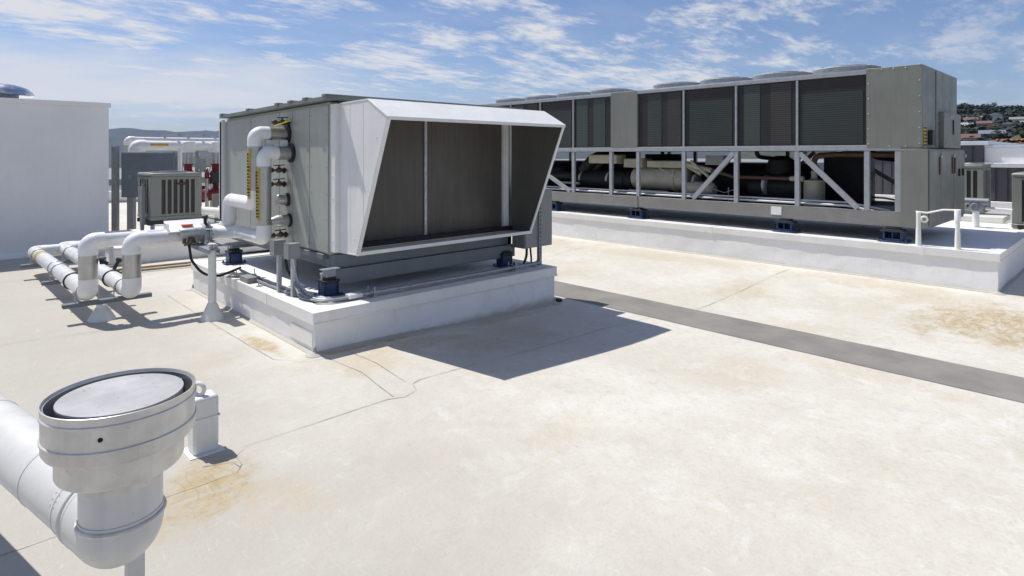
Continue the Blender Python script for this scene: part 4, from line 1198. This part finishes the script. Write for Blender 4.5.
MB().lathe([(.1862, .931), (.1878, 1.043), (.1840, 1.043), (.1825, .931)], (cx, cy, 0), (0, 0, 1), 64, False).build('cap_lining', 'greybox', DU)
m = MB()
for k in range(3):
    an = R(20 + 120 * k)
    m.bar((cx + .157 * math.cos(an), cy + .157 * math.sin(an), 1.02), (cx + .187 * math.cos(an), cy + .187 * math.sin(an), 1.025), .02, .004)
m.build('cap_bracket', 'galv', DU)
vd = Vector((-.42, -.9, 0)).normalized()
m = MB()
m.lathe([(.0065, 0), (.0055, .003)], Vector((cx, cy, .992)) + vd * .191, vd, 12)
m.build('rivet_hole', 'hole', DU)
m = MB()
for k, (an, z, L) in enumerate(((-100, .832, .03), (-58, .826, .006), (-122, .830, .004))):
    e = Vector((math.cos(R(an)), math.sin(R(an)), 0))
    tt = Vector((-e.y, e.x, 0))
    p = Vector((cx, cy, z - .012)) + e * .1085
    m.bar(p - tt * L / 2, p + tt * L / 2, .006 if k else .005, .004)
m.build('sealant_gap', 'hole', DU)
MB().box(.412, .458, 2.125, 2.175, 0, .58).build('duct_leg', 'duct', DU, .003)
for s in (1.6, 3.6):
    c = Vector((cx, cy, 0)) + dd * s
    MB().box(c.x - .02, c.x + .02, c.y - .02, c.y + .02, 0, .48).build('duct_leg', 'duct', DU, .003)

# ------------------------------------------------------------------ right background buildings
def corrugated(m, x, y0, y1, z0, z1, pitch=.2):
    y = y0
    while y < y1 - .01:
        m.box(x - .02, x, y, min(y + pitch * .80, y1), z0, z1)
        y += pitch
BA = thing('roof_plant_screen', 'dark ribbed plant room with a pale coping behind the chiller end', 'plant room', (20, 4, 0))
MB().box(17.0, 23, 2.46, 5.46, -.1, 1.95).build('core_wall', 'clad', BA)
m = MB()
corrugated(m, 16.999, 2.47, 5.45, .76, 1.94)
m.build('ribbed_cladding', 'clad', BA)
MB().box(16.9, 23.1, 2.36, 5.5, 1.95, 2.04).build('coping', 'coping', BA, .01)
MB().box(16.93, 17.0, 2.44, 5.46, -.05, .74).build('base_wall', 'wallwhite', BA, .01)
MB().box(16.90, 16.97, 5.36, 5.48, .0, 1.9).build('corner_post', 'coping', BA, .005)
BB = thing('low_roof_block', 'lower dark ribbed block with a pale coping and sloped white roof at the right edge', 'plant room', (19, 0, 0))
MB().box(16.6, 23, -6, 2.45, -.1, 1.46).build('core_wall', 'clad', BB)
m = MB()
corrugated(m, 16.599, -6, 2.44, .74, 1.45)
m.build('ribbed_cladding', 'clad', BB)
MB().box(16.45, 16.75, -6, 2.52, 1.46, 1.555).build('coping', 'coping', BB, .01)
MB().box(16.52, 16.6, -6, 2.44, -.05, .72).build('base_wall', 'wallwhite', BB, .01)
MB().prism([(16.76, 1.462), (17.05, 1.462), (17.05, 1.52), (16.76, 1.51)], 'Y', -6, 2.34).build('roof', 'wallwhite', BB)
MB().box(17.06, 22.9, -6, 2.452, 1.44, 1.90).build('upper_parapet', 'wallwhite', BB)
MB().box(17.02, 22.95, -6, 2.457, 1.905, 1.945).build('parapet_coping', 'coping', BB)

for k, (x0, x1, y0, y1, z, lab) in enumerate(((30, 52, 6, 30, .6, 'pale flat roofed building beyond the chiller'), (-8, 24, 34, 60, .55, 'pale flat roofed building beyond the left roof edge'), (58, 90, 14, 60, 1.0, 'long pale building farther out behind the chiller'))):
    t = thing('neighbour_building', lab, 'building', ((x0 + x1) / 2, (y0 + y1) / 2, -9.5))
    MB().box(x0, x1, y0, y1, -12, z - .3).build('wall', 'wallwhite', t)
    MB().box(x0 - .2, x1 + .2, y0 - .2, y1 + .2, z - .299, z).build('roof', 'greybox', t, .02)
    for q in range(4):
        MB().box(x0 + 2 + q * (x1 - x0) / 4.5, x0 + 3.6 + q * (x1 - x0) / 4.5, y0 + 3 + (q % 2) * 4, y0 + 4.5 + (q % 2) * 4, z + .002, z + .55 + .1 * q).build('roof_unit', 'greybox', t, .02)

# trees and houses on the hill to the right
def crown_mb(m, c, rx, rz, n, leaf, rng):
    lobes = [(Vector((rng.uniform(-.55, .55) * rx, rng.uniform(-.55, .55) * rx, rng.uniform(-.45, .55) * rz)), rng.uniform(.40, .62)) for _ in range(9)]
    for _ in range(n):
        o, s = rng.choice(lobes)
        d = Vector((rng.gauss(0, 1), rng.gauss(0, 1), rng.gauss(0, 1))).normalized() * (rng.random() ** .45)
        p = Vector(c) + o + Vector((d.x * rx * s, d.y * rx * s, d.z * rz * s))
        nrm = (d + Vector((rng.uniform(-.35, .35), rng.uniform(-.35, .35), rng.uniform(-.1, .5)))).normalized()
        a, b2 = frame_of(nrm)
        L = leaf * rng.uniform(.6, 1.3)
        v = m.verts([p + a * L, p + b2 * L * .7, p - a * L, p - b2 * L * .7])
        m.face(v)
def hill_z(x, y):
    return terrain_h(math.hypot(x - 10, y - 8), math.atan2(y - 8, x - 10))
rng = random.Random(5)
def pol(r, deg):
    # bearing and range measured from the viewing spot at the origin
    return r * math.cos(R(deg)), r * math.sin(R(deg))
m = MB()
for k in range(1500):
    r = rng.uniform(300, 720)
    deg = rng.uniform(-8, 22) if k % 2 else rng.uniform(3, 12)
    if r < 570 and rng.random() < .74:
        continue
    x, y = pol(r, deg)
    s = rng.uniform(3.0, 5.2)
    crown_mb(m, (x, y, hill_z(x, y) + s * .7), s, s * .9, 70, s * .26, rng)
struct(m.build('hillside_wood', 'leaf', None, 0, 0), 'stuff')
HC = {'white': plain('house_white', (.62, .62, .60)), 'cream': plain('house_cream', (.50, .44, .34)), 'blue': plain('house_blue', (.16, .22, .34)), 'pink': plain('house_pink', (.46, .32, .28)), 'grey': plain('house_grey', (.28, .29, .31))}
RC = {'grey': plain('roof_grey', (.22, .22, .23)), 'brown': plain('roof_brown', (.16, .09, .07)), 'terracotta': plain('roof_terracotta', (.33, .125, .065)), 'blue': plain('roof_blue', (.17, .19, .23)), 'pale': plain('roof_pale', (.38, .38, .385))}
MAT['glass'] = M('dark_window', (.03, .04, .055), .2, 0, .1, 3)
def house(deg, r, w, d, h, wc, rc, lab, rot=0., z=None):
    w, d, h = w * .68, d * .75, h * .8
    x, y = pol(r, deg)
    z = hill_z(x, y) if z is None else z
    t = thing('house', lab, 'house', (0, 0, 0), 'houses on the wooded hill')
    MB().box(-d / 2, d / 2, -w / 2, w / 2, -4, h).build('wall', HC[wc], t)
    e = .5
    MB().prism([(-w / 2 - e, h), (w / 2 + e, h), (0, h + w * .22)], 'X', -d / 2 - e, d / 2 + e).build('roof', RC[rc], t) if rot else MB().prism([(-d / 2 - e, h), (d / 2 + e, h), (0, h + d * .26)], 'Y', -w / 2 - e, w / 2 + e).build('roof', RC[rc], t)
    n = max(2, int(w / 3.2))
    for k in range(n):
        yy = -w / 2 + w * (k + .5) / n
        for zz in ([1.0, 3.9] if h > 5 else [1.0]):
            MB().box(-d / 2 - .06, -d / 2 + .05, yy - .7, yy + .7, zz, zz + 1.4).build('window', 'glass', t)
    t.location = (x, y, z)
    t.rotation_euler.z = R(deg)
    return t
# distances in metres, bearing from the camera side
houses = [(9.2, 330, 12, 9, 6, 'cream', 'brown', 'cream two storey house with a brown roof lowest beside the chiller', 0),
          (9.5, 400, 12, 9, 5, 'white', 'pale', 'white house with a pale roof above the brown roofed house', 0),
          (7.75, 350, 13, 9, 6.5, 'blue', 'blue', 'blue house with a pale blue roof in the middle of the hill', 0),
          (6.3, 330, 19, 10, 4, 'cream', 'terracotta', 'long low house with a terracotta roof behind the round tree', 0),
          (7.6, 490, 11, 9, 5, 'white', 'pale', 'white gabled house highest among the trees', 1),
          (8.8, 470, 11, 8, 4, 'pink', 'grey', 'pink house under the wood, left of the gabled one', 0),
          (8.2, 430, 9, 8, 4, 'grey', 'brown', 'small grey house under the wood near the middle', 0),
          (6.3, 470, 10, 8, 4, 'white', 'grey', 'small white house at the right above the terracotta roof', 0),
          (7.0, 360, 7, 7, 6, 'white', 'blue', 'narrow white house beside the blue one', 1),
          (10.4, 340, 12, 9, 6, 'pink', 'terracotta', 'pink house with a terracotta roof mostly hidden by the chiller', 0),
          (5.6, 430, 12, 9, 5, 'cream', 'grey', 'cream house with a grey roof at the right edge', 0),
          (9.0, 440, 9, 8, 5, 'white', 'brown', 'small white house with a brown roof between the pale roofed and gabled ones', 0),
          (8.0, 400, 10, 8, 5, 'cream', 'terracotta', 'cream house with a terracotta roof above the blue house', 1),
          (6.8, 420, 9, 8, 5, 'grey', 'pale', 'grey house with a pale roof above the long terracotta roof', 1),
          (9.7, 300, 11, 8, 4, 'white', 'terracotta', 'white house with a terracotta roof just over the coping by the chiller', 0),
          (7.35, 320, 8, 7, 5, 'pink', 'brown', 'pink house with a brown roof below the blue house', 0),
          (8.5, 320, 8, 7, 4, 'cream', 'brown', 'low cream house at the foot of the hill', 0)]
for hh in houses:
    house(*hh)
def tree(x, y, zb, h, rx, lab, mat, seed, n=2600):
    rg = random.Random(seed)
    t = thing('tree', lab, 'tree', (x, y, zb), None)
    m = MB().tube([(x, y, zb), (x + .2, y, zb + h * .3), (x, y + .2, zb + h * .6)], [h * .03, h * .022, h * .012], 8)
    for k in range(5):
        an = k * 1.3
        m.tube([(x + .1, y, zb + h * (.35 + .05 * k)), (x + rx * .5 * math.cos(an), y + rx * .5 * math.sin(an), zb + h * (.6 + .05 * k))], [h * .012, h * .005], 6)
    m.build('trunk', 'bark', t)
    m = MB()
    crown_mb(m, (x, y, zb + h * .62), rx, h * .42, n, rx * .075, rg)
    m.build('crown', mat, t, 0, 0)
x, y = pol(88, 6.95)
tree(x, y, -9.5, 13.0, 6.4, 'dense round olive tree just beyond the white roof block', 'leaf2', 3)
x, y = pol(92, 3.6)
tree(x, y, -9.5, 12.9, 6.0, 'olive tree at the right edge beyond the white roof block', 'leaf2', 8)
x, y = pol(200, 8.9)
tree(x, y, -9.5, 13.0, 2.2, 'small bright olive tree in front of the houses', 'leaf2', 12, 900)
for k, (deg, r, s, lab) in enumerate(((9.3, 640, 5, 'tall dark tree on the hill skyline above the chiller end'), (7.8, 650, 6, 'broad dark tree standing highest on the skyline'), (6.6, 660, 5, 'dark skyline tree near the right edge of the hill'))):
    x, y = pol(r, deg)
    tree(x, y, hill_z(x, y), s * 1.7, s * .8, lab, 'leaf', 20 + k, 500)

# ------------------------------------------------------------------ air
hz = bpy.data.materials.new('haze_air')
hz.use_nodes = True
nt = hz.node_tree
nt.nodes.clear()
out = nt.nodes.new('ShaderNodeOutputMaterial')
pv = nt.nodes.new('ShaderNodeVolumePrincipled')
pv.inputs['Color'].default_value = (.30, .50, 1, 1)
pv.inputs['Density'].default_value = 4.2e-5
pv.inputs['Anisotropy'].default_value = 0.1
nt.links.new(pv.outputs[0], out.inputs['Volume'])
HZ = MB().box(-8500, 8500, -8500, 8500, -15, 400).build('haze', hz, None, 0, 0)
HZ['kind'] = 'stuff'

# ------------------------------------------------------------------ sky, sun, camera
SUN = Vector((-.17, .53, 1)).normalized()
elev = math.asin(SUN.z)
azim = math.atan2(SUN.x, SUN.y)
w = bpy.data.worlds.new('World')
S.world = w
w.use_nodes = True
nt = w.node_tree
bg = nt.nodes['Background']
sky = nt.nodes.new('ShaderNodeTexSky')
sky.sky_type = 'NISHITA'
sky.sun_disc = False
sky.sun_elevation = elev
sky.sun_rotation = azim
sky.air_density = 1.0
sky.dust_density = 0.6
sky.ozone_density = 2.5
def N_(t, **k):
    o = nt.nodes.new(t)
    for a_, v_ in k.items():
        setattr(o, a_, v_)
    return o
def Mx(op, a_, b_=None):
    o = N_('ShaderNodeMath', operation=op)
    for i, x in enumerate((a_, b_)):
        if x is None:
            continue
        if isinstance(x, (int, float)):
            o.inputs[i].default_value = x
        else:
            nt.links.new(x, o.inputs[i])
    return o.outputs[0]
tc = N_('ShaderNodeTexCoord')
sp = N_('ShaderNodeSeparateXYZ')
nt.links.new(tc.outputs['Generated'], sp.inputs[0])
zz = Mx('ADD', Mx('MAXIMUM', sp.outputs[2], 0.0), .10)
cb = N_('ShaderNodeCombineXYZ')
nt.links.new(Mx('DIVIDE', sp.outputs[0], zz), cb.inputs[0])
nt.links.new(Mx('DIVIDE', sp.outputs[1], zz), cb.inputs[1])
def raw(scale, rot, st, detail, rough, dist, off):
    mp = N_('ShaderNodeMapping')
    mp.inputs['Rotation'].default_value = (0, 0, rot)
    mp.inputs['Scale'].default_value = st
    mp.inputs['Location'].default_value = (off, off * .7, 0)
    nt.links.new(cb.outputs[0], mp.inputs[0])
    nz = N_('ShaderNodeTexNoise')
    nz.inputs['Scale'].default_value = scale
    nz.inputs['Detail'].default_value = detail
    nz.inputs['Roughness'].default_value = rough
    nz.inputs['Distortion'].default_value = dist
    nt.links.new(mp.outputs[0], nz.inputs['Vector'])
    return nz.outputs['Fac']
def rmp(v, lo, hi, a_=0., b_=1.):
    mr = N_('ShaderNodeMapRange', interpolation_type='SMOOTHSTEP')
    for i_, x_ in zip((1, 2, 3, 4), (lo, hi, a_, b_)):
        mr.inputs[i_].default_value = x_
    if isinstance(v, (int, float)):
        mr.inputs[0].default_value = v
    else:
        nt.links.new(v, mr.inputs[0])
    return mr.outputs[0]
cover = raw(.62, .3, (1, 1, 1), 4, .55, .2, 14.2)
puff = raw(1.75, .75, (1, 1.55, 1), 13, .66, .25, 6.1)
strand = raw(5.0, 1.05, (1, 2.6, 1), 10, .70, .35, 1.1)
body = Mx('ADD', Mx('ADD', Mx('MULTIPLY', puff, .68), Mx('MULTIPLY', strand, .32)), Mx('MULTIPLY', Mx('SUBTRACT', cover, .5), .55))
d1 = rmp(body, .455, .630, 0, .88)
veil = Mx('MULTIPLY', rmp(raw(.9, .2, (1, 1.4, 1), 6, .6, .3, 8.8), .42, .72), .14)
# a pale bank lying low on the left-hand horizon
az = N_('ShaderNodeMath', operation='ARCTAN2')
nt.links.new(sp.outputs[1], az.inputs[0])
nt.links.new(sp.outputs[0], az.inputs[1])
wob = Mx('MULTIPLY', Mx('SUBTRACT', raw(1.1, .1, (1, 1, 1), 6, .6, .2, 5.5), .5), .10)
el = Mx('ADD', sp.outputs[2], wob)
bank = Mx('MULTIPLY', Mx('MULTIPLY', rmp(el, .045, .075), rmp(el, .165, .10)), Mx('MULTIPLY', rmp(az.outputs[0], .95, 1.25), .80))
d1 = Mx('MULTIPLY', d1, rmp(az.outputs[0], .12, .42, .45, 1))
dens = Mx('MINIMUM', Mx('ADD', Mx('MAXIMUM', d1, bank), veil), .90)
dens = Mx('MULTIPLY', dens, rmp(sp.outputs[2], .0, .05, .2, 1))
mix = N_('ShaderNodeMix', data_type='RGBA')
nt.links.new(dens, mix.inputs[0])
tint = N_('ShaderNodeMix', data_type='RGBA', blend_type='MULTIPLY')
tint.inputs[0].default_value = 1
tint.inputs[7].default_value = (.755, .765, .875, 1)
nt.links.new(sky.outputs[0], tint.inputs[6])
nt.links.new(tint.outputs[2], mix.inputs[6])
mix.inputs[7].default_value = (6.5, 6.45, 6.5, 1)
nt.links.new(mix.outputs[2], bg.inputs['Color'])
bg.inputs['Strength'].default_value = .104

ld = bpy.data.lights.new('sun', 'SUN')
ld.energy = 4.0
ld.angle = R(.53)
ld.color = (1, .965, .895)
lo = bpy.data.objects.new('sun', ld)
COL.objects.link(lo)
lo.rotation_euler = SUN.to_track_quat('Z', 'Y').to_euler()
lo.location = (0, 0, 60)

cd = bpy.data.cameras.new('camera')
cam = bpy.data.objects.new('camera', cd)
COL.objects.link(cam)
cam.location = (0, 0, 1.75)
cam.rotation_euler = (R(90), 0, R(46.4 - 90))
cd.sensor_width = 36
cd.lens = 36 * 600 / 1024
cd.shift_y = -(288 - 154) / 1024
cd.clip_start = .05
cd.clip_end = 20000
S.camera = cam
S.view_settings.view_transform = 'Standard'
S.view_settings.look = 'None'
S.view_settings.exposure = .24
S.view_settings.gamma = 1
S.cycles.use_denoising = True
S.cycles.max_bounces = 8
S.cycles.volume_bounces = 1
S.render.film_transparent = False
